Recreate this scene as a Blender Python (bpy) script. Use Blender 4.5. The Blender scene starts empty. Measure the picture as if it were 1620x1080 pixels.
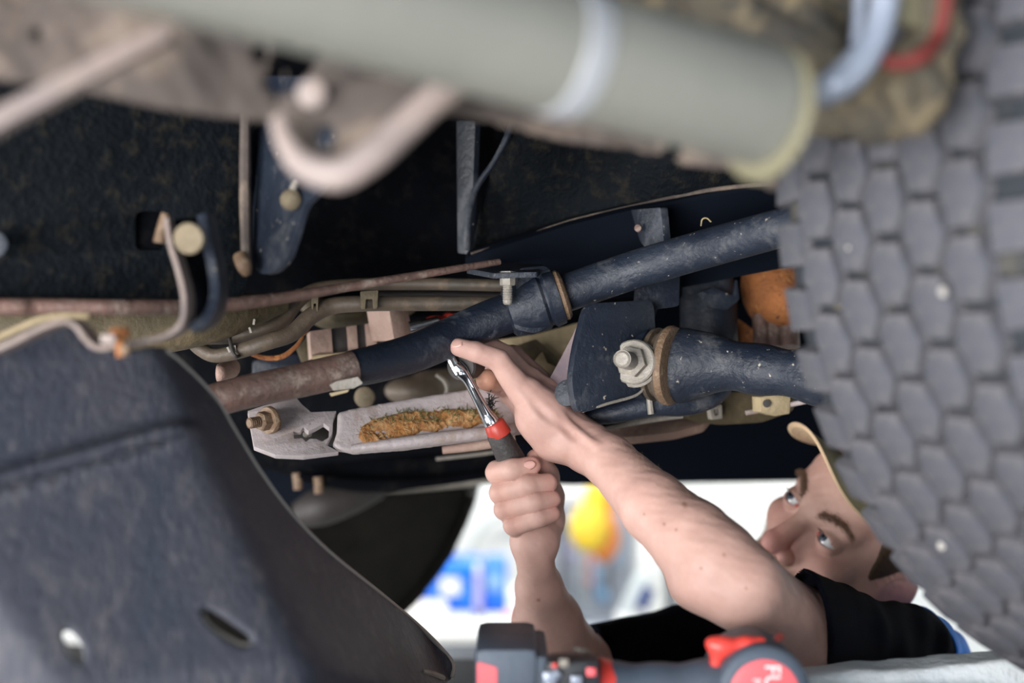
import bpy, bmesh, math, random
import numpy as np
from mathutils import Vector, Matrix
from mathutils.geometry import tessellate_polygon

random.seed(7)
NR = np.random.default_rng(7)
PI = math.pi
S = bpy.context.scene
COL = S.collection

# ------------------------------------------------------------------ camera, light, exposure
EYE = Vector((0.0, 0.0, 1.55))
FPX = 2250.0
cam_data = bpy.data.cameras.new('camera')
cam_data.sensor_width = 36.0
cam_data.lens = 36.0 * FPX / 1620.0
cam_data.dof.use_dof = True
cam_data.dof.focus_distance = 1.31
cam_data.dof.aperture_fstop = 2.3
cam_data.clip_start = 0.02
cam = bpy.data.objects.new('camera', cam_data)
cam.location = EYE
cam.rotation_euler = (PI / 2, 0, 0)
COL.objects.link(cam)
S.camera = cam
S.view_settings.view_transform = 'Standard'
S.view_settings.look = 'None'
S.view_settings.gamma = 1.0
S.view_settings.exposure = 0.0
S.view_settings.use_curve_mapping = False

world = bpy.data.worlds.new('daylight')
S.world = world
world.use_nodes = True
wn = world.node_tree
bg = wn.nodes['Background']
bg.inputs[0].default_value = (0.80, 0.90, 1.0, 1)
bg.inputs[1].default_value = 0.50


def area_light(name, loc, target, size, size_y, power, color):
    l = bpy.data.lights.new(name, 'AREA')
    l.shape = 'RECTANGLE'
    l.size = size
    l.size_y = size_y
    l.energy = power
    l.color = color
    o = bpy.data.objects.new(name, l)
    o.location = loc
    d = Vector(target) - Vector(loc)
    o.rotation_euler = d.to_track_quat('-Z', 'Y').to_euler()
    COL.objects.link(o)
    return o


# daylight through the open shop door behind and left of the photographer; the other area lights are unseen
area_light('door_daylight', (-1.45, -1.5, 1.10), (0.2, 1.4, 1.45), 2.2, 1.5, 228, (1.0, 0.985, 0.98))
area_light('side_fill_light', (1.5, -1.6, 1.0), (0.4, 1.3, 1.4), 1.6, 1.4, 14, (0.92, 0.95, 1.0))  # unseen fill added on the right to lift the dark lower parts
area_light('left_face_fill', (-2.8, 1.75, 1.15), (0.3, 1.5, 1.33), 1.5, 1.1, 60, (1.0, 0.98, 0.95))  # unseen light added from the left to brighten the man's face
area_light('far_wall_fill', (0.2, 3.7, 3.1), (0.3, 4.9, 1.0), 4.0, 0.8, 130, (1.0, 0.99, 0.95))  # unseen light added above the bench to make the back wall bright
area_light('middle_area_light', (-0.2, 3.1, 2.3), (0.3, 1.7, 1.3), 2.5, 0.3, 16, (1.0, 0.98, 0.92))  # area light high on the far side, aimed at the man


def P(px, py, d):
    """point at depth d (metres from the lens plane) that the photograph shows at pixel px, py"""
    return Vector(((px - 810.0) / FPX * d, d, EYE.z - (py - 540.0) / FPX * d))


# ------------------------------------------------------------------ materials
def mat(name, c1, c2=None, scale=8.0, rough=0.6, rough2=None, metal=0.0, bump=0.0, bscale=None,
        dust=None, dust_amt=0.5, dust_scale=None, specks=None, speck_scale=140.0, speck_amt=0.68,
        attr=None, spec=0.5, sss=0.0, stretch=None, detail=6.0, coat=0.0):
    m = bpy.data.materials.new(name)
    m.use_nodes = True
    nt = m.node_tree
    N, L = nt.nodes, nt.links
    bs = N['Principled BSDF']
    bs.inputs['Metallic'].default_value = metal
    bs.inputs['Specular IOR Level'].default_value = spec
    bs.inputs['Roughness'].default_value = rough
    if coat:
        bs.inputs['Coat Weight'].default_value = coat
        bs.inputs['Coat Roughness'].default_value = 0.15
    tc = N.new('ShaderNodeTexCoord')
    mp = N.new('ShaderNodeMapping')
    L.new(tc.outputs['Object'], mp.inputs[0])
    if stretch:
        mp.inputs['Scale'].default_value = stretch

    def noise(sc, det=detail, rg=0.6):
        n = N.new('ShaderNodeTexNoise')
        n.inputs['Scale'].default_value = sc
        n.inputs['Detail'].default_value = det
        n.inputs['Roughness'].default_value = rg
        L.new(mp.outputs[0], n.inputs['Vector'])
        return n

    def ramp(src, a, b):
        r = N.new('ShaderNodeMapRange')
        r.inputs[1].default_value = a
        r.inputs[2].default_value = b
        r.clamp = True
        L.new(src, r.inputs[0])
        return r.outputs[0]

    def mix(f, a, b):
        x = N.new('ShaderNodeMix')
        x.data_type = 'RGBA'
        if f is None:
            x.inputs[0].default_value = 0.5
        else:
            L.new(f, x.inputs[0])
        for v, i in ((a, 6), (b, 7)):
            if isinstance(v, tuple):
                x.inputs[i].default_value = (*v[:3], 1)
            else:
                L.new(v, x.inputs[i])
        return x.outputs[2]

    if attr:
        at = N.new('ShaderNodeAttribute')
        at.attribute_name = attr
        col = at.outputs['Color']
        if c2:
            n = noise(scale)
            mm = N.new('ShaderNodeMix')
            mm.data_type = 'RGBA'
            mm.blend_type = 'MULTIPLY'
            mm.inputs[0].default_value = 1.0
            L.new(col, mm.inputs[6])
            L.new(mix(ramp(n.outputs[0], .3, .7), c1, c2), mm.inputs[7])
            col = mm.outputs[2]
    else:
        col = tuple(c1)
        if c2:
            n = noise(scale)
            col = mix(ramp(n.outputs[0], .32, .68), tuple(c1), tuple(c2))
    if dust:
        n2 = noise(dust_scale or scale * 2.3, 8.0, 0.7)
        hi = 1.0 - dust_amt
        f = ramp(n2.outputs[0], hi - .07, hi + .12)
        col = mix(f, col, tuple(dust))
    if specks:
        n3 = noise(speck_scale, 2.0, 0.5)
        f = ramp(n3.outputs[0], speck_amt, speck_amt + .06)
        col = mix(f, col, tuple(specks))
    if isinstance(col, tuple):
        bs.inputs['Base Color'].default_value = (*col[:3], 1)
    else:
        L.new(col, bs.inputs['Base Color'])
    if rough2 is not None:
        n4 = noise(scale * 1.7)
        r = N.new('ShaderNodeMapRange')
        r.inputs[1].default_value = .3
        r.inputs[2].default_value = .7
        r.inputs[3].default_value = rough
        r.inputs[4].default_value = rough2
        L.new(n4.outputs[0], r.inputs[0])
        L.new(r.outputs[0], bs.inputs['Roughness'])
    if bump:
        nb = noise(bscale or scale * 6, 5.0, 0.6)
        b = N.new('ShaderNodeBump')
        b.inputs['Strength'].default_value = min(1.0, bump)
        b.inputs['Distance'].default_value = 0.004
        L.new(nb.outputs[0], b.inputs['Height'])
        L.new(b.outputs[0], bs.inputs['Normal'])
    if sss:
        bs.inputs['Subsurface Weight'].default_value = sss
        bs.inputs['Subsurface Radius'].default_value = (0.010, 0.004, 0.002)
        bs.inputs['Subsurface Scale'].default_value = 1.0
    return m


M = {}
M['khaki'] = mat('khaki_paint', (.165, .168, .148), (.20, .20, .176), 5, .42, .55, bump=.15, bscale=60)
M['band'] = mat('grey_weld_band', (.31, .325, .345), (.25, .26, .28), 20, .4)
M['flange'] = mat('muddy_flange', (.045, .036, .032), (.11, .085, .072), 14, .8, bump=.9, bscale=45, dust=(.25, .19, .14), dust_amt=.42, dust_scale=16)
M['pale_edge'] = mat('scraped_bracket', (.29, .225, .195), (.21, .175, .17), 18, .55, bump=.3, dust=(.44, .33, .22), dust_amt=.36)
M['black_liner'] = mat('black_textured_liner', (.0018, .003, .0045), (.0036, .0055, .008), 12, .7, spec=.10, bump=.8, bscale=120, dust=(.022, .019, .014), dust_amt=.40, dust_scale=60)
M['navy'] = mat('navy_black_paint', (.004, .007, .015), (.010, .016, .029), 10, .40, .62, bump=.35, bscale=130, dust=(.075, .080, .095), dust_amt=.40, dust_scale=26, specks=(.26, .25, .24), speck_scale=220, speck_amt=.73)
M['navy_dusty'] = mat('dusty_navy_paint', (.005, .009, .019), (.015, .022, .037), 14, .45, .65, bump=.4, bscale=140, dust=(.090, .092, .098), dust_amt=.38, dust_scale=30, specks=(.35, .31, .26), speck_scale=180, speck_amt=.70)
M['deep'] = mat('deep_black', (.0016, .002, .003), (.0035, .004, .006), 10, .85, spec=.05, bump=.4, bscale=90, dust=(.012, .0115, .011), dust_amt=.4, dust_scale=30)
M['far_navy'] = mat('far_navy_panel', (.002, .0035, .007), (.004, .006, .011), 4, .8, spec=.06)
M['plastic'] = mat('grained_black_plastic', (.026, .033, .052), (.048, .048, .062), 7, .5, .62, spec=.42, bump=.7, bscale=190, dust=(.088, .084, .094), dust_amt=.42, dust_scale=70, stretch=(1.6, 1.0, .45), specks=(.40, .36, .30), speck_scale=110, speck_amt=.80)
M['rusty_bar'] = mat('rust_stained_bar', (.19, .11, .09), (.10, .066, .056), 26, .42, .6, metal=.25, bump=.5, bscale=150, dust=(.30, .24, .20), dust_amt=.42, dust_scale=60)
M['rust'] = mat('orange_rust', (.36, .13, .035), (.20, .07, .025), 22, .85, bump=.9, bscale=140, dust=(.48, .20, .055), dust_amt=.42, specks=(.05, .03, .02), speck_scale=160, speck_amt=.66)
M['pipe'] = mat('brown_pipe', (.11, .08, .056), (.06, .05, .038), 20, .55, bump=.3, dust=(.17, .115, .072), dust_amt=.38)
M['olive'] = mat('olive_cast', (.055, .043, .022), (.085, .064, .032), 12, .7, bump=.5, bscale=90, dust=(.14, .105, .058), dust_amt=.42, dust_scale=25)
M['tan_cast'] = mat('tan_cast', (.42, .33, .19), (.30, .235, .14), 14, .7, bump=.5, dust=(.50, .41, .26), dust_amt=.36)
M['pinkish'] = mat('dusty_pink_cast', (.42, .28, .235), (.34, .23, .185), 22, .7, bump=.5, bscale=150, dust=(.46, .35, .27), dust_amt=.42, dust_scale=60)
M['cast_dark'] = mat('dark_rubber', (.020, .017, .016), (.035, .03, .028), 20, .6)
M['mauve'] = mat('mauve_lit_paint', (.24, .18, .18), (.13, .10, .115), 30, .7, bump=.2)
M['alu'] = mat('bare_crossmember', (.44, .385, .385), (.37, .33, .335), 12, .5, .65, metal=.15, bump=.4, bscale=120, dust=(.30, .22, .17), dust_amt=.43, dust_scale=26, specks=(.20, .11, .06), speck_scale=110, speck_amt=.70)
M['mud'] = mat('dried_mud', (.38, .17, .05), (.22, .09, .03), 50, .95, bump=1.0, bscale=260, dust=(.52, .30, .13), dust_amt=.45, dust_scale=90)
M['grass'] = mat('grass_bits', (.17, .15, .05), (.09, .11, .04), 60, .8)
M['straw'] = mat('straw_bits', (.46, .37, .20), None, 10, .8)
M['zinc'] = mat('zinc_bolt', (.33, .305, .27), (.24, .22, .19), 40, .5, .7, metal=.3, bump=.4, bscale=260, dust=(.38, .34, .28), dust_amt=.4)
M['brown_bolt'] = mat('brown_bolt', (.20, .13, .08), (.12, .07, .04), 40, .6, bump=.5, dust=(.32, .24, .16), dust_amt=.4)
M['brass'] = mat('dusty_tan_bolt', (.24, .19, .12), (.15, .12, .075), 60, .7, bump=.6, dust=(.30, .25, .18), dust_amt=.4)
M['chrome'] = mat('chrome', (.66, .68, .72), None, 10, .13, metal=1.0)
M['steel_dark'] = mat('dark_steel', (.05, .05, .055), None, 10, .35, metal=.6)
M['red'] = mat('red_collar', (.40, .035, .022), None, 10, .4)
M['grip'] = mat('grey_grip', (.024, .021, .021), (.034, .029, .027), 40, .55, bump=.3, bscale=300)
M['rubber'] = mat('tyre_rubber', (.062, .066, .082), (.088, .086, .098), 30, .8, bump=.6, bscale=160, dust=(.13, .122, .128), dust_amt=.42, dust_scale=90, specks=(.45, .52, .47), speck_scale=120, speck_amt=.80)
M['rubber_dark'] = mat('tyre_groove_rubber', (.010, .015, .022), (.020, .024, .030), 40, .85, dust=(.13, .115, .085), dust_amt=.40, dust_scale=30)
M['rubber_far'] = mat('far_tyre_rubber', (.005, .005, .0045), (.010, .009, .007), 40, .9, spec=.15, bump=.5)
M['sidewall'] = mat('dusty_sidewall', (.38, .36, .30), (.26, .25, .22), 18, .8, bump=.4)
M['mudcake'] = mat('mud_caked_steel', (.09, .075, .05), (.03, .03, .032), 16, .8, bump=1.0, bscale=60, dust=(.24, .185, .105), dust_amt=.46, dust_scale=26)
M['hose'] = mat('silver_hose', (.36, .40, .48), (.25, .29, .37), 30, .3, metal=.3)
M['redwire'] = mat('red_wire', (.13, .016, .012), None, 10, .6)
M['olive_paint'] = mat('olive_paint', (.185, .17, .105), (.15, .138, .085), 10, .6)
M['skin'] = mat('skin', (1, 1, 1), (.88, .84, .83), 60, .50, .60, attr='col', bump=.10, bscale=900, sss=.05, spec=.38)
M['nail'] = mat('fingernail', (.62, .36, .31), None, 10, .35)
M['eyew'] = mat('eye_white', (.70, .72, .76), None, 10, .12, coat=.8)
M['iris'] = mat('grey_blue_iris', (.03, .05, .08), (.06, .09, .13), 400, .1, coat=.8)
M['pupil'] = mat('pupil', (.003, .003, .003), None, 10, .05, coat=1)
M['eyered'] = mat('eye_corner', (.50, .15, .12), None, 10, .3)
M['brow'] = mat('eyebrow_hair', (.16, .09, .055), None, 10, .6)
M['stone'] = mat('pale_stone_lit_edge', (.40, .38, .35), None, 10, .8)
M['hair'] = mat('brown_hair', (.075, .042, .022), (.035, .020, .012), 120, .55)
M['stubble'] = mat('stubble_hair', (.26, .15, .075), None, 10, .6)
M['armhair'] = mat('arm_hair', (.30, .20, .11), None, 10, .5)
M['shirt'] = mat('black_shirt_cloth', (.0018, .0022, .0055), (.0035, .004, .008), 30, .9, bump=.5, bscale=700, spec=.06)
M['seam'] = mat('shirt_seam', (.035, .035, .04), None, 10, .8)
M['blue_band'] = mat('blue_shirt_panel', (.01, .28, .98), (.008, .20, .85), 12, .65, spec=.3)
M['jeans'] = mat('dark_work_trousers', (.02, .022, .03), (.03, .032, .04), 20, .9)
M['boot'] = mat('work_boot', (.05, .035, .025), None, 10, .7)
M['cap_top'] = mat('olive_cap_cloth', (.20, .175, .095), (.25, .215, .125), 30, .9, bump=.4, bscale=600)
M['cap_under'] = mat('tan_cap_underside', (.62, .45, .28), (.54, .38, .24), 30, .8, bump=.3, bscale=500)
M['drill_grey'] = mat('tool_grey_rubber', (.060, .085, .125), (.085, .105, .135), 20, .5, .6, bump=.2, bscale=200)
M['drill_black'] = mat('tool_black', (.012, .016, .022), None, 10, .5)
M['drill_red'] = mat('tool_red', (.80, .07, .05), (.74, .06, .05), 10, .4)
M['drill_label'] = mat('tool_label_red', (.92, .13, .15), None, 10, .45)
M['white_print'] = mat('white_print', (.86, .86, .86), None, 10, .5)
M['white_cloth'] = mat('white_shop_cloth', (.86, .90, .92), (.74, .82, .87), 18, .8, bump=.8, bscale=120)
M['cart'] = mat('cart_grey', (.10, .11, .12), None, 10, .5)
M['bin_blue'] = mat('blue_plastic', (.0, .16, .85), (.0, .20, .92), 6, .4)
M['bin_dark'] = mat('dark_blue_plastic', (.0, .06, .45), None, 6, .4)
M['white_box'] = mat('white_cardboard', (.85, .82, .80), None, 10, .6)
M['white_paint'] = mat('white_paint', (.90, .90, .88), (.86, .87, .84), 2, .5)
M['wall'] = mat('white_wall', (.88, .90, .90), (.84, .87, .87), 1.5, .7)
M['grey_metal'] = mat('grey_metal', (.42, .46, .52), (.34, .38, .44), 5, .45, metal=.3)
M['pegboard'] = mat('pegboard', (.48, .52, .60), (.42, .45, .52), 3, .6)
M['dark_metal'] = mat('dark_grey_metal', (.008, .009, .011), None, 4, .5)
M['concrete'] = mat('concrete_floor', (.34, .34, .33), (.27, .27, .265), 2, .55, .75, bump=.2)
M['yellow'] = mat('yellow_plastic', (.90, .60, .02), (.95, .68, .06), 6, .45)
M['orange'] = mat('orange_plastic', (.95, .33, .08), (.90, .28, .06), 6, .45)
M['light_blue'] = mat('light_blue_rag', (.25, .47, .72), None, 6, .6)
M['pinkred'] = mat('faded_red', (.75, .22, .20), None, 6, .6)
M['lilac'] = mat('lilac_plastic', (.40, .36, .62), None, 6, .5)
M['tag_dark_blue'] = mat('navy_plastic', (.02, .045, .17), None, 6, .4)
M['hosegrey'] = mat('pale_air_hose', (.55, .60, .60), None, 6, .5)
M['glass'] = mat('window_glass', (.9, .95, 1.0), None, 6, .05)

# ------------------------------------------------------------------ objects
WO = {}


def prop(o, label=None, cat=None, group=None, kind=None):
    if label: o['label'] = label
    if cat: o['category'] = cat
    if group: o['group'] = group
    if kind: o['kind'] = kind
    return o


def empty(name, loc, parent=None):
    o = bpy.data.objects.new(name, None)
    o.empty_display_size = .05
    COL.objects.link(o)
    loc = Vector(loc)
    WO[o] = loc
    if parent:
        o.parent = parent
        o.location = loc - WO[parent]
    else:
        o.location = loc
    return o


def link(name, me, m, parent=None, smooth=True, label=None):
    """link a mesh given in world coordinates: its origin is moved to its middle"""
    if isinstance(m, str):
        m = M[m]
    n = len(me.vertices)
    co = np.empty(n * 3, np.float32)
    me.vertices.foreach_get('co', co)
    co = co.reshape(-1, 3)
    c = (co.min(0) + co.max(0)) / 2
    co -= c
    me.vertices.foreach_set('co', co.ravel())
    if len(me.materials) == 0:
        me.materials.append(m)
    me.name = name
    if smooth:
        me.polygons.foreach_set('use_smooth', np.ones(len(me.polygons), bool))
        if smooth == 'auto':
            try:
                me.set_sharp_from_angle(angle=math.radians(38))
            except Exception:
                pass
    me.update()
    o = bpy.data.objects.new(name, me)
    COL.objects.link(o)
    w = Vector(c.tolist())
    WO[o] = w
    if parent:
        o.parent = parent
        o.location = w - WO[parent]
    else:
        o.location = w
    if label:
        o['label'] = label
    return o


def bm_mesh(bm):
    me = bpy.data.meshes.new('m')
    bm.to_mesh(me)
    bm.free()
    return me


def smooth_path(pts, n=6):
    """Catmull-Rom through rows (x,y,z,r)"""
    A = np.array([list(p) for p in pts], float)
    if len(A) < 3 or n < 2:
        return A
    A = np.vstack([2 * A[0] - A[1], A, 2 * A[-1] - A[-2]])
    out = []
    for i in range(1, len(A) - 2):
        p0, p1, p2, p3 = A[i - 1:i + 3]
        for k in range(n):
            t = k / n
            out.append(.5 * ((2 * p1) + (-p0 + p2) * t + (2 * p0 - 5 * p1 + 4 * p2 - p3) * t * t + (-p0 + 3 * p1 - 3 * p2 + p3) * t ** 3))
    out.append(A[-2])
    return np.array(out)


def add_tube(bm, pts, seg=14, n=6, cap=True, flat=1.0, up=None):
    """pts: (Vector, radius) ; flat scales the section's second axis"""
    A = smooth_path([(*p, r) for p, r in pts], n)
    rings = []
    prev = None
    for i in range(len(A)):
        p = Vector(A[i, :3])
        a = Vector(A[max(i - 1, 0), :3])
        b = Vector(A[min(i + 1, len(A) - 1), :3])
        t = (b - a).normalized()
        if prev is None:
            ref = Vector(up) if up else (Vector((0, 0, 1)) if abs(t.z) < .9 else Vector((1, 0, 0)))
            u = (ref - t * ref.dot(t)).normalized()
        else:
            u = (prev - t * prev.dot(t)).normalized()
        prev = u
        v = t.cross(u)
        r = max(A[i, 3], 1e-5)
        rings.append([bm.verts.new(p + u * (math.cos(q) * r) + v * (math.sin(q) * r * flat)) for q in [2 * PI * k / seg for k in range(seg)]])
    for i in range(len(rings) - 1):
        for k in range(seg):
            bm.faces.new((rings[i][k], rings[i][(k + 1) % seg], rings[i + 1][(k + 1) % seg], rings[i + 1][k]))
    if cap:
        bm.faces.new(rings[0][::-1])
        bm.faces.new(rings[-1])
    return rings


def tube(name, pts, m, parent=None, **k):
    lab = k.pop('label', None)
    bm = bmesh.new()
    add_tube(bm, pts, **k)
    return link(name, bm_mesh(bm), m, parent, 'auto', lab)


def TP(rows):
    """rows (px, py, depth, radius in metres) -> tube points"""
    return [(P(a, b, c), r) for a, b, c, r in rows]


def add_box(bm, c, s, rot=None, bev=0.0):
    r = bmesh.ops.create_cube(bm, size=1.0)
    vs = r['verts']
    mt = Matrix.Translation(Vector(c)) @ (rot.to_4x4() if rot else Matrix.Identity(4)) @ Matrix.Diagonal((*s, 1))
    bmesh.ops.transform(bm, matrix=mt, verts=vs)
    if bev:
        es = list({e for v in vs for e in v.link_edges})
        bmesh.ops.bevel(bm, geom=es, offset=bev, segments=2, profile=.6, affect='EDGES')
    return vs


def box(name, c, s, m, parent=None, rot=None, bev=.003, label=None):
    bm = bmesh.new()
    add_box(bm, c, s, rot, bev)
    return link(name, bm_mesh(bm), m, parent, 'auto', label)


def frame(axis, up=(0, 0, 1)):
    z = Vector(axis).normalized()
    u = Vector(up)
    if abs(z.dot(u.normalized())) > .95:
        u = Vector((1, 0, 0))
    x = (u - z * u.dot(z)).normalized()
    y = z.cross(x)
    return Matrix((x, y, z)).transposed()   # columns x,y,z


def add_lathe(bm, prof, origin, axis, seg=24, sides=None, rot0=0.0):
    """prof: (t along the axis, radius)"""
    R = frame(axis)
    o = Vector(origin)
    seg = sides or seg
    rings = []
    for t, r in prof:
        rings.append([bm.verts.new(o + R @ Vector((math.cos(a) * max(r, 1e-5), math.sin(a) * max(r, 1e-5), t))) for a in [rot0 + 2 * PI * k / seg for k in range(seg)]])
    for i in range(len(rings) - 1):
        for k in range(seg):
            bm.faces.new((rings[i][k], rings[i][(k + 1) % seg], rings[i + 1][(k + 1) % seg], rings[i + 1][k]))
    bm.faces.new(rings[0][::-1])
    bm.faces.new(rings[-1])


def lathe(name, prof, origin, axis, m, parent=None, seg=24, label=None):
    bm = bmesh.new()
    add_lathe(bm, prof, origin, axis, seg)
    return link(name, bm_mesh(bm), m, parent, 'auto', label)


def bolt(name, origin, axis, r, h, m, parent, stud=0.0, washer=True, label=None):
    bm = bmesh.new()
    o = Vector(origin)
    ax = Vector(axis).normalized()
    t = 0
    if washer:
        add_lathe(bm, [(0, r * 1.55), (h * .22, r * 1.55), (h * .3, r * 1.45)], o, ax, 24)
        t = h * .25
    add_lathe(bm, [(t, r), (t, r * 1.08), (h * .9, r * 1.08), (h, r * .9)], o, ax, sides=6, rot0=.3)
    if stud:
        prof = [(h * .9, r * .58)]
        k = h
        while k < h + stud:
            prof += [(k, r * .62), (k + .0008, r * .55), (k + .0016, r * .62)]
            k += .0024
        prof += [(h + stud, r * .58), (h + stud + .002, r * .42)]
        add_lathe(bm, prof, o, ax, 20)
    return link(name, bm_mesh(bm), m, parent, 'auto', label)


class Plane:
    """plane through three (px, py, depth) points; gives the point of the plane seen at a pixel"""
    def __init__(s, a, b, c):
        s.o = P(*a)
        e1 = P(*b) - s.o
        e2 = P(*c) - s.o
        s.n = e1.cross(e2).normalized()
        if s.n.y > 0:
            s.n = -s.n            # towards the photographer
        s.u = e1.normalized()
        s.v = s.n.cross(s.u)

    def hit(s, px, py):
        d = P(px, py, 1.0) - EYE
        t = (s.o - EYE).dot(s.n) / d.dot(s.n)
        return EYE + d * t

    def uv(s, px, py):
        q = s.hit(px, py) - s.o
        return (q.dot(s.u), q.dot(s.v))

    def world(s, u, v, h=0):
        return s.o + s.u * u + s.v * v + s.n * h


def round_poly(pts, r, n=4):
    """chop the corners of a closed polygon of 2D points"""
    out = []
    k = len(pts)
    for i in range(k):
        p = Vector(pts[i]).to_2d() if len(pts[i]) > 2 else Vector(pts[i])
        a = Vector(pts[i - 1]) - p
        b = Vector(pts[(i + 1) % k]) - p
        ra = min(r, a.length * .45)
        rb = min(r, b.length * .45)
        s = p + a.normalized() * ra
        e = p + b.normalized() * rb
        for j in range(n + 1):
            t = j / n
            out.append(tuple((1 - t) ** 2 * s + 2 * t * (1 - t) * p + t * t * e))
    return out


def plate(name, plane, outline, thick, m, parent=None, holes=(), rnd=.004, bev=.0012, label=None):
    """flat plate of real thickness, outline and holes given as pixels on the plane"""
    loops = []
    for k, L in enumerate([outline, *holes]):
        q = [plane.uv(*p) for p in L]
        loops.append(round_poly(q, rnd) if rnd else q)
    bm = bmesh.new()
    flat = [[Vector((a, b, 0)) for a, b in L] for L in loops]
    tri = tessellate_polygon(flat)
    allp = [v for L in flat for v in L]
    top = [bm.verts.new(plane.world(v.x, v.y, 0)) for v in allp]
    bot = [bm.verts.new(plane.world(v.x, v.y, -thick)) for v in allp]
    for t in tri:
        try:
            bm.faces.new([top[i] for i in t])
            bm.faces.new([bot[i] for i in reversed(t)])
        except ValueError:
            pass
    s = 0
    for L in flat:
        n = len(L)
        for i in range(n):
            a, b = s + i, s + (i + 1) % n
            try:
                bm.faces.new((top[a], top[b], bot[b], bot[a]))
            except ValueError:
                pass
        s += n
    bmesh.ops.recalc_face_normals(bm, faces=bm.faces)
    if bev:
        rim = [e for e in bm.edges if len(e.link_faces) == 2 and e.calc_face_angle(0) > 1.2]
        try:
            bmesh.ops.bevel(bm, geom=rim, offset=bev, segments=2, profile=.5, affect='EDGES', clamp_overlap=True)
        except Exception:
            pass
    return link(name, bm_mesh(bm), m, parent, 'auto', label)


# ------------------------------------------------------------------ sculpting by distance fields
def v3(p):
    return np.array([p[0], p[1], p[2]], np.float32)


def cone(a, b, ra, rb):
    a, b = v3(a), v3(b)
    ba = b - a
    L2 = float(ba @ ba) + 1e-12

    def f(p):
        q = p - a
        t = np.clip((q @ ba) / L2, 0, 1)
        q = q - t[..., None] * ba
        return np.sqrt((q * q).sum(-1)) - (ra + (rb - ra) * t)
    return f


def ell(c, r, R=None):
    c = v3(c)
    r = np.array(r, np.float32)
    RR = None if R is None else np.array(R, np.float32)

    def f(p):
        q = p - c
        if RR is not None:
            q = q @ RR
        k0 = np.sqrt(((q / r) ** 2).sum(-1))
        k1 = np.sqrt(((q / (r * r)) ** 2).sum(-1)) + 1e-9
        return k0 * (k0 - 1.0) / k1
    return f


def smin(a, b, k):
    if k <= 0:
        return np.minimum(a, b)
    h = np.clip(.5 + .5 * (b - a) / k, 0, 1)
    return b + (a - b) * h - k * h * (1 - h)


def smax(a, b, k):
    return -smin(-a, -b, k)


def chain(rows, k=.003):
    """rows: (Vector, r) joints of one limb or finger"""
    fs = [cone(rows[i][0], rows[i + 1][0], rows[i][1], rows[i + 1][1]) for i in range(len(rows) - 1)]

    def f(p):
        d = fs[0](p)
        for g in fs[1:]:
            d = smin(d, g(p), k)
        return d
    return f


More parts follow.
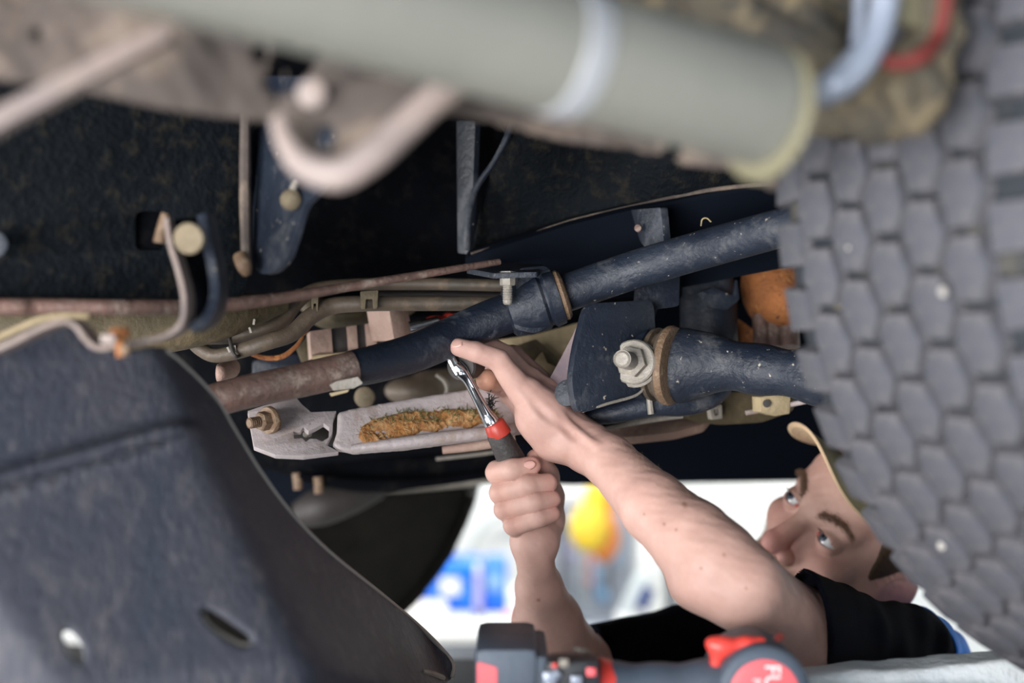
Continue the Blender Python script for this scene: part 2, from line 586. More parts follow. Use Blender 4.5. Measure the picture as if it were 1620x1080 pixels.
def sculpt(ops, lo, hi, h, nb=8, post=None):
    """ops: ('add'|'sub'|'int', f, k).  Sparse surface nets -> mesh"""
    lo = np.array(lo, np.float32)
    B = h * nb
    dims = np.maximum(1, np.ceil((np.array(hi) - lo) / B).astype(int))
    ii = np.stack(np.meshgrid(*[np.arange(n) for n in dims], indexing='ij'), -1).reshape(-1, 3)
    R = B * .87
    cen = (lo + (ii + .5) * B).astype(np.float32)
    D = np.full(len(cen), 1e3, np.float32)
    rel = []
    for op, f, k in ops:
        d = f(cen)
        rel.append(d)
        if op == 'add':
            D = smin(D, d, k)
        elif op == 'sub':
            D = smax(D, -d, k)
        else:
            D = smax(D, d, k)
    keep = np.abs(D) < R * 1.5 + .008
    ii = ii[keep]
    cen = cen[keep]
    rel = [r[keep] for r in rel]
    n1 = nb + 1
    g = np.stack(np.meshgrid(*[np.arange(n1)] * 3, indexing='ij'), -1).reshape(-1, 3).astype(np.float32) * h
    V = np.empty((len(ii), n1 ** 3), np.float32)
    CH = 400
    for s in range(0, len(ii), CH):
        e = min(s + CH, len(ii))
        pts = (lo + ii[s:e] * B)[:, None, :].astype(np.float32) + g[None]
        d = np.full(pts.shape[:2], 1e3, np.float32)
        for (op, f, k), r in zip(ops, rel):
            rr = r[s:e]
            if op == 'add':
                msk = rr < R * 1.8 + k * 2 + .026
            elif op == 'sub':
                msk = rr < R * 2.0 + k * 2 + .012
            else:
                msk = np.ones(e - s, bool)
            if not msk.any():
                continue
            q = f(pts[msk])
            if op == 'add':
                d[msk] = smin(d[msk], q, k)
            elif op == 'sub':
                d[msk] = smax(d[msk], -q, k)
            else:
                d[msk] = smax(d[msk], q, k)
        if post:
            d = post(pts, d)
        V[s:e] = d
    V = V.reshape(-1, n1, n1, n1)
    neg = V < 0
    cn = [neg[:, a:a + nb, b:b + nb, c:c + nb] for a in (0, 1) for b in (0, 1) for c in (0, 1)]
    cnt = sum(x.astype(np.int8) for x in cn)
    act = (cnt > 0) & (cnt < 8)
    bi, ci, cj, ck = np.nonzero(act)
    off = [(a, b, c) for a in (0, 1) for b in (0, 1) for c in (0, 1)]
    cv = np.stack([V[bi, ci + a, cj + b, ck + c] for a, b, c in off], 1)
    acc = np.zeros((len(bi), 3), np.float32)
    num = np.zeros(len(bi), np.float32)
    for i in range(8):
        for j in range(i + 1, 8):
            if sum(abs(off[i][q] - off[j][q]) for q in range(3)) != 1:
                continue
            a, b = cv[:, i], cv[:, j]
            x = (a < 0) != (b < 0)
            t = np.where(x, a / np.where(x, a - b, 1), 0)
            pa, pb = np.array(off[i], np.float32), np.array(off[j], np.float32)
            acc += np.where(x[:, None], pa + t[:, None] * (pb - pa), 0)
            num += x
    gi = ii[bi] * nb + np.stack([ci, cj, ck], 1)
    pos = lo + (gi + acc / num[:, None]) * h
    dm = dims * nb + 2

    def key(q):
        return (q[:, 0].astype(np.int64) * dm[1] + q[:, 1]) * dm[2] + q[:, 2]
    K = key(gi)
    order = np.argsort(K)
    Ks = K[order]
    quads = []
    for ax in range(3):
        s0 = [slice(0, nb)] * 3
        s1 = [slice(0, nb)] * 3
        s1[ax] = slice(1, nb + 1)
        A = neg[(slice(None), *s0)]
        Bn = neg[(slice(None), *s1)]
        b_, i_, j_, k_ = np.nonzero(A != Bn)
        flip = A[b_, i_, j_, k_]
        G = ii[b_] * nb + np.stack([i_, j_, k_], 1)
        u, v = (ax + 1) % 3, (ax + 2) % 3
        vid = []
        ok = np.ones(len(G), bool)
        for du, dv in ((0, 0), (-1, 0), (-1, -1), (0, -1)):
            Q = G.copy()
            Q[:, u] += du
            Q[:, v] += dv
            kk = key(Q)
            w = np.clip(np.searchsorted(Ks, kk), 0, len(Ks) - 1)
            ok &= (Ks[w] == kk) & (Q.min(1) >= 0)
            vid.append(order[w])
        q = np.stack(vid, 1)
        q = np.where(flip[:, None], q, q[:, ::-1])
        quads.append(q[ok])
    F = np.vstack(quads)
    me = bpy.data.meshes.new('m')
    me.vertices.add(len(pos))
    me.vertices.foreach_set('co', pos.astype(np.float32).ravel())
    me.loops.add(len(F) * 4)
    me.loops.foreach_set('vertex_index', F.astype(np.int32).ravel())
    me.polygons.add(len(F))
    me.polygons.foreach_set('loop_start', np.arange(0, len(F) * 4, 4, dtype=np.int32))
    me.polygons.foreach_set('loop_total', np.full(len(F), 4, np.int32))
    me.update(calc_edges=True)
    return me, pos.astype(np.float32)


def vnoise(p, sc, seed=0):
    """cheap smooth pseudo-noise, about -1..1"""
    r = np.random.default_rng(seed)
    d = np.zeros(p.shape[:-1], np.float32)
    for i in range(6):
        w = r.normal(size=3).astype(np.float32)
        w *= sc * r.uniform(.6, 1.8) / np.linalg.norm(w)
        d += np.sin(p @ w + r.uniform(0, 6.28))
    return d / 3.5


def strands(name, roots, dirs, length, rad, m, parent, bend=None, seed=1, label=None, kind='stuff'):
    """many fine tapering hairs as one mesh (triangular cross-section)"""
    r = np.random.default_rng(seed)
    n = len(roots)
    roots = np.asarray(roots, np.float32)
    dirs = np.asarray(dirs, np.float32)
    dirs /= np.linalg.norm(dirs, axis=1)[:, None] + 1e-9
    L = np.asarray(length, np.float32) * r.uniform(.6, 1.2, n).astype(np.float32)
    a = np.cross(dirs, r.normal(size=(n, 3)).astype(np.float32))
    a /= np.linalg.norm(a, axis=1)[:, None] + 1e-9
    b = np.cross(dirs, a)
    bd = np.zeros((n, 3), np.float32) if bend is None else np.broadcast_to(np.asarray(bend, np.float32), (n, 3))
    vs = []
    for t, w in ((0, 1), (.5, .8), (1, .25)):
        c = roots + dirs * (L * t)[:, None] + bd * (L * t * t)[:, None]
        for k in range(3):
            q = 2 * PI * k / 3
            vs.append(c + (a * math.cos(q) + b * math.sin(q)) * rad * w)
    Vv = np.stack(vs, 1).reshape(-1, 3)
    base = (np.arange(n) * 9)[:, None]
    fl = []
    for l in (0, 3):
        for k in range(3):
            k2 = (k + 1) % 3
            fl.append(base + np.array([l + k, l + k2, l + 3 + k2, l + 3 + k]))
    F = np.stack(fl, 1).reshape(-1, 4)
    me = bpy.data.meshes.new('m')
    me.vertices.add(len(Vv))
    me.vertices.foreach_set('co', Vv.ravel())
    me.loops.add(len(F) * 4)
    me.loops.foreach_set('vertex_index', F.astype(np.int32).ravel())
    me.polygons.add(len(F))
    me.polygons.foreach_set('loop_start', np.arange(0, len(F) * 4, 4, dtype=np.int32))
    me.polygons.foreach_set('loop_total', np.full(len(F), 4, np.int32))
    me.update(calc_edges=True)
    o = link(name, me, m, parent, True, label)
    if kind: o['kind'] = kind
    return o

# ------------------------------------------------------------------ the room
def struct(o, name=None):
    o['kind'] = 'structure'
    return o


struct(box('floor', (0, 2.0, -.05), (9, 10, .1), 'concrete', bev=0))
struct(box('wall_back', (0, 5.6, 1.6), (9, .12, 3.3), 'wall', bev=0))
struct(box('wall_left', (-4.45, 3.4, 1.6), (.1, 4.3, 3.3), 'wall', bev=0))
struct(box('wall_right', (4.45, 3.4, 1.6), (.1, 4.3, 3.3), 'wall', bev=0))
struct(box('baseboard_back', (0, 5.53, .06), (8.6, .02, .12), 'grey_metal', bev=.003))

# ------------------------------------------------------------------ the truck
truck = empty('truck', (0.0, 1.6, 1.2))
prop(truck, 'raised dark truck with muddy underside and chunky off-road tyre above the mechanic', 'truck')


def poly_sdf(poly):
    A = np.array(poly, np.float32)
    Bv = np.roll(A, -1, 0)

    def f(u, v):
        d = np.full(u.shape, 1e9, np.float32)
        s = np.ones(u.shape, np.float32)
        for (ax, ay), (bx, by) in zip(A, Bv):
            ex, ey = bx - ax, by - ay
            wx, wy = u - ax, v - ay
            t = np.clip((wx * ex + wy * ey) / (ex * ex + ey * ey + 1e-12), 0, 1)
            dx, dy = wx - ex * t, wy - ey * t
            d = np.minimum(d, dx * dx + dy * dy)
            c1 = v >= ay
            c2 = v < by
            c3 = ex * wy > ey * wx
            fl = (c1 & c2 & c3) | (~c1 & ~c2 & ~c3)
            s = np.where(fl, -s, s)
        return s * np.sqrt(d)
    return f


def sheet(name, pl, outline, thick, m, parent, h0=None, holes=(), voxel=.003, rough=0.0, rsc=120, lim=.06, label=None, soft=.002):
    """pressed or mud-caked sheet: outline and holes in pixels, relief h0(u, v) over the plane"""
    o, U, Vv, Nn = [v3(x) for x in (pl.o, pl.u, pl.v, pl.n)]

    def uvp(px, py):
        u, v = pl.uv(px, py)
        if h0 is not None:
            d = P(px, py, 1) - EYE
            ta = ((pl.o + pl.n * .06) - EYE).dot(pl.n) / d.dot(pl.n)
            tb = ((pl.o - pl.n * lim * 1.3) - EYE).dot(pl.n) / d.dot(pl.n)
            for _ in range(34):
                tm = (ta + tb) / 2
                q = EYE + d * tm - pl.o
                u, v = q.dot(pl.u), q.dot(pl.v)
                if q.dot(pl.n) > float(h0(np.array([u], np.float32), np.array([v], np.float32))[0]):
                    ta = tm
                else:
                    tb = tm
        return u, v
    pf = poly_sdf([uvp(*p) for p in outline])
    hf = [poly_sdf([uvp(*p) for p in H]) for H in holes]

    def f(p):
        q = p - o
        u, v, h = q @ U, q @ Vv, q @ Nn
        hh = h0(u, v) if h0 is not None else 0
        d = np.abs(h - hh) * .85 - thick / 2
        if rough:
            d = d + rough * vnoise(p, rsc, 3) + rough * .6 * vnoise(p, rsc * 2.7, 5)
        d = smax(d, pf(u, v), soft)
        for g in hf:
            d = smax(d, -g(u, v), soft)
        return d
    cs = []
    for p in outline:
        u, v = uvp(*p)
        for h in (-lim, lim):
            cs.append(pl.world(u, v, h))
    lo = [min(c[i] for c in cs) - .01 for i in range(3)]
    hi = [max(c[i] for c in cs) + .01 for i in range(3)]
    me, _ = sculpt([('add', f, 0)], lo, hi, voxel)
    return link(name, me, m, parent, True, label)


# --- step bar across the top, near the lens
ax_l, ax_r = P(-350, -265, .50), P(1222, 172, .72)
bar_dir = (ax_r - ax_l).normalized()
ax_l = ax_l - bar_dir * .3
bar_len = (ax_r - ax_l).length
bar = lathe('step_bar', [(0, .0280), (bar_len * .6, .0295), (bar_len - .012, .0305), (bar_len - .004, .0298), (bar_len + .004, .0262), (bar_len + .008, .018), (bar_len + .009, .001)], ax_l, bar_dir, 'khaki', truck, 48)
bp = P(885, 75, .667)
t0 = (bp - ax_l).dot(bar_dir)
lathe('weld_band', [(t0 - .0075, .0296), (t0 - .006, .0312), (t0 + .006, .0312), (t0 + .0075, .0296)], ax_l, bar_dir, 'band', bar, 48, label='pale grey band around the bar')
lathe('end_flange', [(0, .033), (.0016, .0345), (.004, .0345), (.006, .031), (.0065, .001)], ax_r - Vector((0, 0, .0035)) - bar_dir * .006, bar_dir, 'olive_paint', bar, 40, label='olive yellow end plate of the bar')

# --- muddy flange behind the bar with two scraped brackets
fpl = Plane((0, 150, .76), (1230, 270, .86), (600, 60, .80))
flange = sheet('rocker_flange', fpl, [(-80, -60), (700, 20), (1205, 190), (1232, 235), (1228, 306), (1165, 272), (1080, 262), (1000, 236), (900, 226), (800, 202), (720, 182), (620, 190), (420, 196), (250, 172), (110, 140), (0, 128), (-80, 130)],
               .007, 'flange', truck, rough=.0022, rsc=110, voxel=.0032)
bracket = empty('side_bracket', P(520, 220, .74), truck)
tube('bracket_rim', TP([(744, 122, .73, .0072), (700, 146, .725, .0082), (640, 200, .72, .0085), (590, 245, .715, .0085), (535, 276, .715, .0085), (482, 262, .72, .0075), (452, 225, .725, .006), (440, 188, .73, .005)]), 'pale_edge', bracket, seg=12, flat=.8)
plate('bracket_web', Plane((440, 190, .745), (740, 120, .745), (540, 260, .735)), [(436, 150), (600, 120), (742, 112), (700, 150), (600, 235), (540, 270), (482, 258), (448, 222)], .004, 'flange', bracket, holes=[[(500, 200), (520, 190), (535, 215), (520, 240), (500, 230)]], rnd=.006)
lathe('bracket_stud', [(0, .008), (.012, .0075), (.013, .004)], P(497, 150, .75), (0, -1, -.1), 'pale_edge', bracket, 16)
box('side_strut', (P(-60, 222, .67) + P(268, 52, .70)) / 2, ((P(-60, 222, .67) - P(268, 52, .70)).length, .010, .0155), 'pale_edge', truck,
    rot=frame((P(268, 52, .70) - P(-60, 222, .67)), (0, 1, 0)) @ Matrix.Rotation(PI / 2, 3, 'Y'), bev=.004)

# --- dark frame rail, left
rpl = Plane((-60, 300, 1.06), (390, 300, 1.16), (100, 480, 1.10))
rail = plate('frame_rail', rpl, [(-900, 0), (-120, 60), (388, 90), (392, 440), (384, 470), (200, 482), (-120, 478), (-900, 470)], .05, 'black_liner', truck, holes=[[(214, 334), (262, 334), (262, 396), (214, 396)]], rnd=.006)
tube('rail_seam', TP([(388, 150, 1.15, .004), (387, 300, 1.15, .0045), (390, 435, 1.15, .004)]), 'flange', rail, seg=8)
plate('hole_backing', Plane((200, 320, 1.125), (280, 320, 1.145), (200, 410, 1.125)), [(195, 320), (280, 320), (280, 412), (195, 412)], .004, 'deep', rail, rnd=0)
tube('hole_clip', TP([(262, 338, 1.075, .0035), (256, 362, 1.075, .0042), (252, 384, 1.075, .005)]), 'brown_bolt', rail, seg=10)
lathe('drain_plug', [(0, .010), (.003, .010), (.004, .007)], P(-8, 386, 1.055), (.1, -1, -.1), 'navy', rail, 20)
gus = plate('gusset', Plane((400, 200, 1.18), (520, 260, 1.08), (420, 430, 1.14)), [(398, 120), (600, 120), (580, 205), (545, 262), (512, 296), (480, 325), (468, 368), (455, 408), (435, 430), (412, 434), (400, 420)], .006, 'navy_dusty', truck, rnd=.008)
lathe('gusset_plug', [(0, .0085), (.004, .0075), (.009, .004), (.010, .001)], P(460, 316, 1.105), (-.2, -1, -.2), 'brass', gus, 14)
tube('gusset_clip', TP([(468, 286, 1.10, .002), (463, 300, 1.10, .003)]), 'zinc', gus, seg=8)
tube('gusset_weld', TP([(380, 405, 1.14, .006), (386, 420, 1.135, .0065), (390, 432, 1.14, .004)]), 'brown_bolt', gus, seg=10)

# --- dark inner panels and beams behind
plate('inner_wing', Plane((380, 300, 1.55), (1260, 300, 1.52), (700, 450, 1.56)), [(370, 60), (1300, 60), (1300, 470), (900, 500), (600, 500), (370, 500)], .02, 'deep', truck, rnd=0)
tp = Plane((760, 250, 1.44), (1240, 260, 1.38), (900, 360, 1.46))
tex = sheet('inner_liner', tp, [(750, 130), (1290, 150), (1240, 292), (1120, 302), (1000, 328), (900, 352), (800, 388), (742, 405), (760, 330), (775, 270), (800, 215)], .010, 'black_liner', truck,
            h0=lambda u, v: .008 * np.sin(u * 40) * np.cos(v * 30), voxel=.005)
tube('liner_lip', TP([(745, 402, 1.44, .002), (800, 386, 1.44, .0022), (900, 351, 1.43, .0022), (1000, 327, 1.42, .0022), (1120, 301, 1.40, .0022), (1240, 288, 1.38, .0025)]), 'flange', tex, seg=8)
tube('liner_rib', TP([(812, 190, 1.40, .003), (800, 222, 1.40, .0035), (780, 258, 1.41, .003), (752, 300, 1.42, .0035), (742, 340, 1.42, .003), (738, 395, 1.43, .004)]), 'navy_dusty', tex, seg=10)
plate('rail_strip', Plane((722, 200, 1.47), (760, 200, 1.43), (722, 400, 1.47)), [(722, 190), (752, 190), (748, 300), (740, 402), (724, 400)], .006, 'navy', truck, rnd=.003)
up = plate('upper_beam', Plane((740, 420, 1.44), (1240, 330, 1.40), (900, 470, 1.45)), [(735, 408), (900, 356), (1000, 332), (1120, 306), (1260, 285), (1260, 420), (1000, 470), (860, 480), (740, 440)], .02, 'far_navy', truck, rnd=.004)
plate('beam_web', Plane((1005, 330, 1.40), (1045, 330, 1.36), (1010, 400, 1.40)), [(998, 332), (1045, 328), (1052, 400), (1028, 402), (1012, 380)], .008, 'navy', up, rnd=.002)
lathe('web_rivet', [(0, .004), (.003, .0035), (.0035, .001)], P(1010, 361, 1.39), (-.3, -1, 0), 'rusty_bar', up, 10)
tube('weld_wire', TP([(1109, 357, 1.37, .0007), (1111, 347, 1.365, .0007), (1118, 345, 1.365, .0007), (1125, 351, 1.365, .0007)]), 'straw', up, seg=6)

# --- sheet closing the top and the far side of the engine bay
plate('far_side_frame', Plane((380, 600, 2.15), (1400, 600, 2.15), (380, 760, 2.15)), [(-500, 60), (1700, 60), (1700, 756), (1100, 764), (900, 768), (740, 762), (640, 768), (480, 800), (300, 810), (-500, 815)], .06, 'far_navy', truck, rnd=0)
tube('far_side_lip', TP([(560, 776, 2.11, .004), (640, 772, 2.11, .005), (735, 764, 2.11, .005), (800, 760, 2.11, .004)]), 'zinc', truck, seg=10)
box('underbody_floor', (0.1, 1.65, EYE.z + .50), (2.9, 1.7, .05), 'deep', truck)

# --- lower edge line of the rail, oil pan and pipes
tube('rail_lower_flange', TP([(-800, 470, 1.0, .0066), (-60, 484, 1.06, .0066), (60, 485, 1.08, .0066), (200, 486, 1.10, .0062), (330, 484, 1.14, .0058), (440, 472, 1.18, .0050), (560, 452, 1.22, .0040), (680, 432, 1.26, .0036), (790, 414, 1.30, .003)]), 'rusty_bar', truck, seg=12)
tube('gearbox_pan', TP([(-700, 500, 1.22, .030), (-60, 512, 1.26, .030), (100, 516, 1.27, .030), (230, 514, 1.29, .028), (330, 502, 1.31, .024), (400, 490, 1.34, .016), (450, 480, 1.36, .008)]), 'olive', truck, seg=20)
pipes = empty('fluid_lines', P(560, 470, 1.36), truck)
tube('fluid_pipe', TP([(300, 540, 1.33, .005), (318, 553, 1.33, .0065), (340, 562, 1.33, .0068), (375, 556, 1.33, .0072), (425, 540, 1.33, .0078), (462, 527, 1.34, .008), (492, 500, 1.35, .0082), (525, 484, 1.36, .0082), (575, 480, 1.36, .0078), (640, 480, 1.37, .0072), (820, 480, 1.38, .0070)]), 'pipe', pipes)
tube('fluid_pipe', TP([(330, 536, 1.36, .0055), (372, 532, 1.36, .0065), (420, 519, 1.36, .0072), (448, 505, 1.37, .0075), (470, 478, 1.38, .0072), (500, 458, 1.39, .0068), (560, 450, 1.40, .0062), (680, 449, 1.40, .0062), (820, 452, 1.40, .006)]), 'pipe', pipes)
tube('fluid_pipe', TP([(600, 466, 1.42, .0045), (700, 466, 1.42, .004), (820, 470, 1.42, .004)]), 'cast_dark', pipes)
for (x, y, d, w) in ((584, 477, 1.345, 26), (498, 484, 1.345, 10)):
    plate('pipe_clip', Plane((x, y, d), (x + 20, y, d), (x, y + 20, d)), [(x - w * .55, y - 16), (x + w * .55, y - 18), (x + w * .5, y + 10), (x + w * .25, y + 12), (x + w * .2, y - 4), (x - w * .2, y - 4), (x - w * .25, y + 12), (x - w * .5, y + 12)], .008, 'olive', pipes, rnd=.0012)
tube('cable_tie', TP([(366, 520, 1.34, .0014), (364, 535, 1.325, .0016), (368, 556, 1.318, .0018), (374, 564, 1.318, .0018), (380, 562, 1.33, .0016)]), 'cast_dark', pipes, seg=8)
for (x, y) in ((372, 551), (396, 522), (402, 509), (362, 553)):
    box('tie_tab', P(x, y, 1.322), (.0022, .002, .0055), 'zinc', pipes, rot=Matrix.Rotation(random.uniform(-.5, .5), 3, 'Y'), bev=.0004)
tube('sensor_wire', TP([(398, 560, 1.38, .0022), (420, 566, 1.38, .0026), (446, 564, 1.38, .0026), (468, 548, 1.38, .0022), (482, 528, 1.38, .0014), (500, 505, 1.38, .0012)]), 'rust', pipes, seg=8)

me, _ = sculpt([('add', ell(P(548, 500, 1.52), (.040, .05, .0165)), 0), ('add', cone(P(590, 492, 1.5), P(640, 476, 1.52), .012, .016), .012), ('add', cone(P(500, 488, 1.53), P(476, 470, 1.55), .013, .010), .01)], P(430, 560, 1.40), P(700, 420, 1.62), .003)
link('transfer_housing', me, 'olive', truck)
fh = empty('finned_housing', P(560, 535, 1.44), truck)
fx = [(490, 524, 'pinkish', .0), (524, 549, 'cast_dark', .006), (549, 564, 'pinkish', 0), (564, 578, 'cast_dark', .006), (578, 594, 'pinkish', 0), (594, 620, 'cast_dark', .004)]
for (a, b, mm, dp) in fx:
    y0, y1 = 524 - (a - 490) * .13, 567 - (a - 490) * .145
    z0, z1 = 524 - (b - 490) * .13, 567 - (b - 490) * .145
    off = -3 if mm == 'cast_dark' else 0
    plate('housing_fin' if mm == 'pinkish' else 'housing_slot', Plane((490, 540, 1.43 + dp), (620, 540, 1.45 + dp), (500, 570, 1.43 + dp)), [(a, y0), (b, z0), (b + 3, z1 + off), (a + 3, y1 + off)], .03 - dp, mm, fh, rnd=.0008, bev=.0006)
plate('housing_wall', Plane((618, 520, 1.42), (655, 520, 1.45), (618, 560, 1.42)), [(616, 490), (645, 490), (652, 526), (624, 540)], .03, 'pinkish', fh, rnd=.001)
tube('housing_lip', TP([(494, 566, 1.425, .003), (560, 560, 1.43, .0035), (612, 548, 1.44, .0035)]), 'tan_cast', fh, seg=8)
lathe('sensor_barrel', [(0, .0075), (.012, .0075), (.0125, .006), (.030, .006), (.032, .003)], P(648, 520, 1.42), (1, .2, .25), 'chrome', truck, 18)
me, _ = sculpt([('add', ell(P(690, 508, 1.44), (.012, .010, .006)), 0), ('add', ell(P(712, 500, 1.45), (.008, .008, .004)), .004)], P(660, 530, 1.41), P(740, 480, 1.48), .002)
link('red_connector', me, 'red', truck)

# --- stabiliser bar through the middle
sway = empty('stabiliser_bar', P(820, 490, 1.28), truck)
tube('bar_end', TP([(300, 645, 1.19, .0140), (380, 622, 1.20, .0142), (450, 607, 1.21, .0145), (520, 591, 1.225, .0150), (560, 582, 1.235, .0150)]), 'rusty_bar', sway, seg=28, label='rust brown end of the bar')
tube('bar_middle', TP([(548, 585, 1.236, .0150), (562, 582, 1.241, .0162), (600, 574, 1.260, .0170), (660, 556, 1.290, .0176), (720, 530, 1.320, .0184), (780, 504, 1.330, .0188), (850, 480, 1.338, .0190)]), 'navy', sway, seg=28)
plate('bar_sticker', Plane((520, 606, 1.208), (572, 603, 1.212), (520, 620, 1.209)), [(521, 609), (532, 603), (566, 596), (574, 606), (560, 614), (528, 618)], .0012, 'zinc', sway, rnd=.0008, bev=0, label='peeling pale sticker on the bar')
plate('sticker_flap', Plane((520, 621, 1.205), (550, 615, 1.205), (520, 630, 1.205)), [(521, 622), (552, 616), (550, 620), (524, 627)], .001, 'tan_cast', sway, rnd=0, bev=0)
bd = (P(1000, 432, 1.34) - P(860, 478, 1.34)).normalized()
co = P(842, 482, 1.335)
lathe('bar_clamp', [(-.026, .018), (-.022, .024), (-.010, .0262), (.010, .0275), (.013, .0245), (.0145, .0245), (.017, .0275), (.026, .0262), (.028, .020)], co, bd, 'navy', sway, 36)
lathe('clamp_rubber', [(.024, .0238), (.030, .0242), (.033, .0215), (.034, .016)], co, bd, 'brown_bolt', sway, 32)
tube('bar_upper', TP([(846, 482, 1.338, .0178), (900, 462, 1.342, .0178), (1000, 428, 1.335, .0181), (1100, 398, 1.31, .0179), (1230, 362, 1.25, .0172), (1330, 336, 1.22, .017), (1460, 300, 1.22, .017)]), 'navy_dusty', sway, seg=28)
plate('clamp_flange', Plane((740, 425, 1.35), (880, 420, 1.36), (760, 432, 1.29)), [(738, 424), (770, 414), (860, 418), (850, 430), (780, 432)], .005, 'navy_dusty', sway, rnd=.002)
plate('clamp_side', Plane((790, 440, 1.312), (870, 430, 1.325), (800, 520, 1.312)), [(820, 424), (866, 420), (884, 450), (880, 505), (850, 528), (812, 520), (816, 470)], .008, 'navy', sway, rnd=.006)
bl = empty('clamp_bolt', P(802, 455, 1.25), sway)
bm = bmesh.new()
o_ = P(803, 430, 1.298)
dn = Vector((.0, -.05, -1))
add_lathe(bm, [(0, .0085), (.0035, .0085), (.0045, .0072), (.0115, .0072), (.0125, .0065)], o_, dn, sides=6, rot0=.2)
prof = [(.012, .0042)]
for k in range(7):
    prof += [(.013 + k * .0022, .0046), (.0138 + k * .0022, .0041)]
add_lathe(bm, prof + [(.0285, .0042), (.030, .003)], o_, dn, 16)
link('bolt_shank', bm_mesh(bm), 'zinc', bl, 'auto')

# --- control arm, its mount and its bolt
ca = empty('control_arm', P(1060, 575, 1.34), truck)
mount_pl = Plane((905, 560, 1.285), (1040, 560, 1.345), (950, 640, 1.30))
plate('arm_mount', mount_pl, [(930, 480), (1034, 474), (1037, 520), (1040, 565), (1030, 600), (1008, 628), (960, 642), (918, 654), (910, 640), (904, 600), (912, 548)], .008, 'navy_dusty', ca, rnd=.010)
plate('mount_side', Plane((868, 600, 1.345), (925, 500, 1.315), (900, 640, 1.335)), [(862, 612), (884, 572), (906, 530), (926, 484), (940, 500), (925, 560), (915, 630), (880, 628)], .008, 'mauve', ca, rnd=.003)  # mauve colour paints the light falling on this side face
lathe('mount_disc', [(0, .0115), (.004, .0125), (.007, .012), (.0075, .010), (.0078, .001)], P(900, 622, 1.305), (-.25, -1, .1), 'navy', ca, 28)
tube('mount_dust_edge', TP([(922, 651, 1.292, .0010), (962, 638, 1.304, .0014), (1008, 624, 1.322, .0014), (1028, 600, 1.332, .0010)]), 'zinc', ca, seg=8)
plate('mount_gusset', Plane((1030, 440, 1.37), (1080, 430, 1.38), (1040, 490, 1.37)), [(1010, 440), (1076, 425), (1074, 484), (1040, 488), (1034, 510), (1005, 500)], .008, 'navy', ca, rnd=.003)
nax = (P(962, 562, 1.235) - P(1002, 573, 1.315)).normalized()
bolt('mount_nut', P(1003, 573, 1.318), nax, .0135, .016, 'zinc', ca, stud=.024)
R_ = frame(nax)
lathe('flange_washer', [(0, .0215), (.0015, .0225), (.003, .021), (.0045, .016)], P(1005, 575, 1.322), nax, 'zinc', ca, 26)
adir = (P(1270, 588, 1.30) - P(1060, 572, 1.36)).normalized()
lathe('arm_bushing', [(-.012, .030), (-.008, .0345), (-.004, .035), (-.003, .031), (.002, .031), (.003, .0355), (.006, .036), (.007, .031)], P(1046, 577, 1.345), adir, 'pipe', ca, 40)
lathe('bushing_flange', [(.006, .031), (.0065, .0375), (.010, .038), (.013, .0365), (.014, .032)], P(1046, 577, 1.345), adir, 'brown_bolt', ca, 40)
lathe('bushing_shell', [(-.024, .028), (-.022, .0345), (-.011, .0345), (-.009, .030)], P(1046, 577, 1.345), adir, 'navy_dusty', ca, 36)
me, _ = sculpt([('add', chain([(P(1072, 578, 1.355), .033), (P(1085, 576, 1.352), .030), (P(1130, 574, 1.34), .021), (P(1200, 584, 1.32), .0195), (P(1300, 596, 1.29), .0225), (P(1500, 585, 1.30), .022)], .02), 0),
                ('sub', cone(P(1120, 572, 1.300), P(1330, 590, 1.252), .010, .010), .008)], P(1040, 670, 1.22), P(1560, 490, 1.44), .0028)
link('arm_forging', me, 'navy_dusty', ca, True)
tube('lower_link', TP([(900, 662, 1.36, .004), (960, 656, 1.36, .009), (1030, 640, 1.36, .0115), (1085, 640, 1.37, .011), (1125, 632, 1.38, .0085), (1150, 615, 1.39, .006)]), 'navy_dusty', truck, seg=16)
tube('link_bracket', TP([(1027, 628, 1.345, .003), (1030, 655, 1.345, .003)]), 'zinc', truck, seg=8)
bxp = lambda x, y, d: Plane((x, y, d), (x + 60, y, d + .01), (x, y + 50, d))
cas = plate('casting_lower', bxp(1150, 640, 1.46), [(1085, 655), (1130, 622), (1215, 618), (1260, 626), (1255, 650), (1205, 668), (1140, 672), (1100, 668)], .04, 'olive', truck, rnd=.006)
plate('square_nut', bxp(1130, 650, 1.43), [(1123, 644), (1142, 640), (1143, 662), (1126, 664)], .01, 'zinc', cas, holes=[[(1129, 648), (1137, 646), (1138, 656), (1131, 658)]], rnd=.001)
plate('drain_block', bxp(1220, 640, 1.40), [(1203, 628), (1222, 624), (1250, 628), (1249, 654), (1226, 658), (1204, 652)], .02, 'tan_cast', cas, rnd=.001)
lathe('block_hole', [(0, .004), (.001, .004), (.0012, .001)], P(1213, 638, 1.398), (0, -1, 0), 'cast_dark', cas, 14)
tube('thin_rod', TP([(1180, 653, 1.42, .0025), (1208, 648, 1.42, .0025), (1280, 634, 1.40, .0025)]), 'alu', truck, seg=8)
plate('lower_tray', Plane((940, 670, 1.50), (1110, 650, 1.52), (960, 700, 1.44)), [(925, 672), (1000, 662), (1095, 656), (1128, 652), (1112, 672), (1064, 684), (985, 692), (925, 694)], .008, 'pinkish', truck, rnd=.006)
tube('tray_dark_rail', TP([(890, 678, 1.40, .004), (945, 668, 1.39, .0055), (1000, 658, 1.385, .004)]), 'deep', truck, seg=10)  # thin black rail along the tray
tube('tray_cable', TP([(905, 690, 1.41, .003), (960, 676, 1.40, .003), (1030, 664, 1.40, .003), (1080, 657, 1.40, .003)]), 'zinc', truck, seg=8)
lathe('coil_sleeve', [(0, .030), (.05, .030), (.055, .027), (.10, .026)], P(1122, 548, 1.50), (-.02, 0, 1), 'navy', truck, 30)
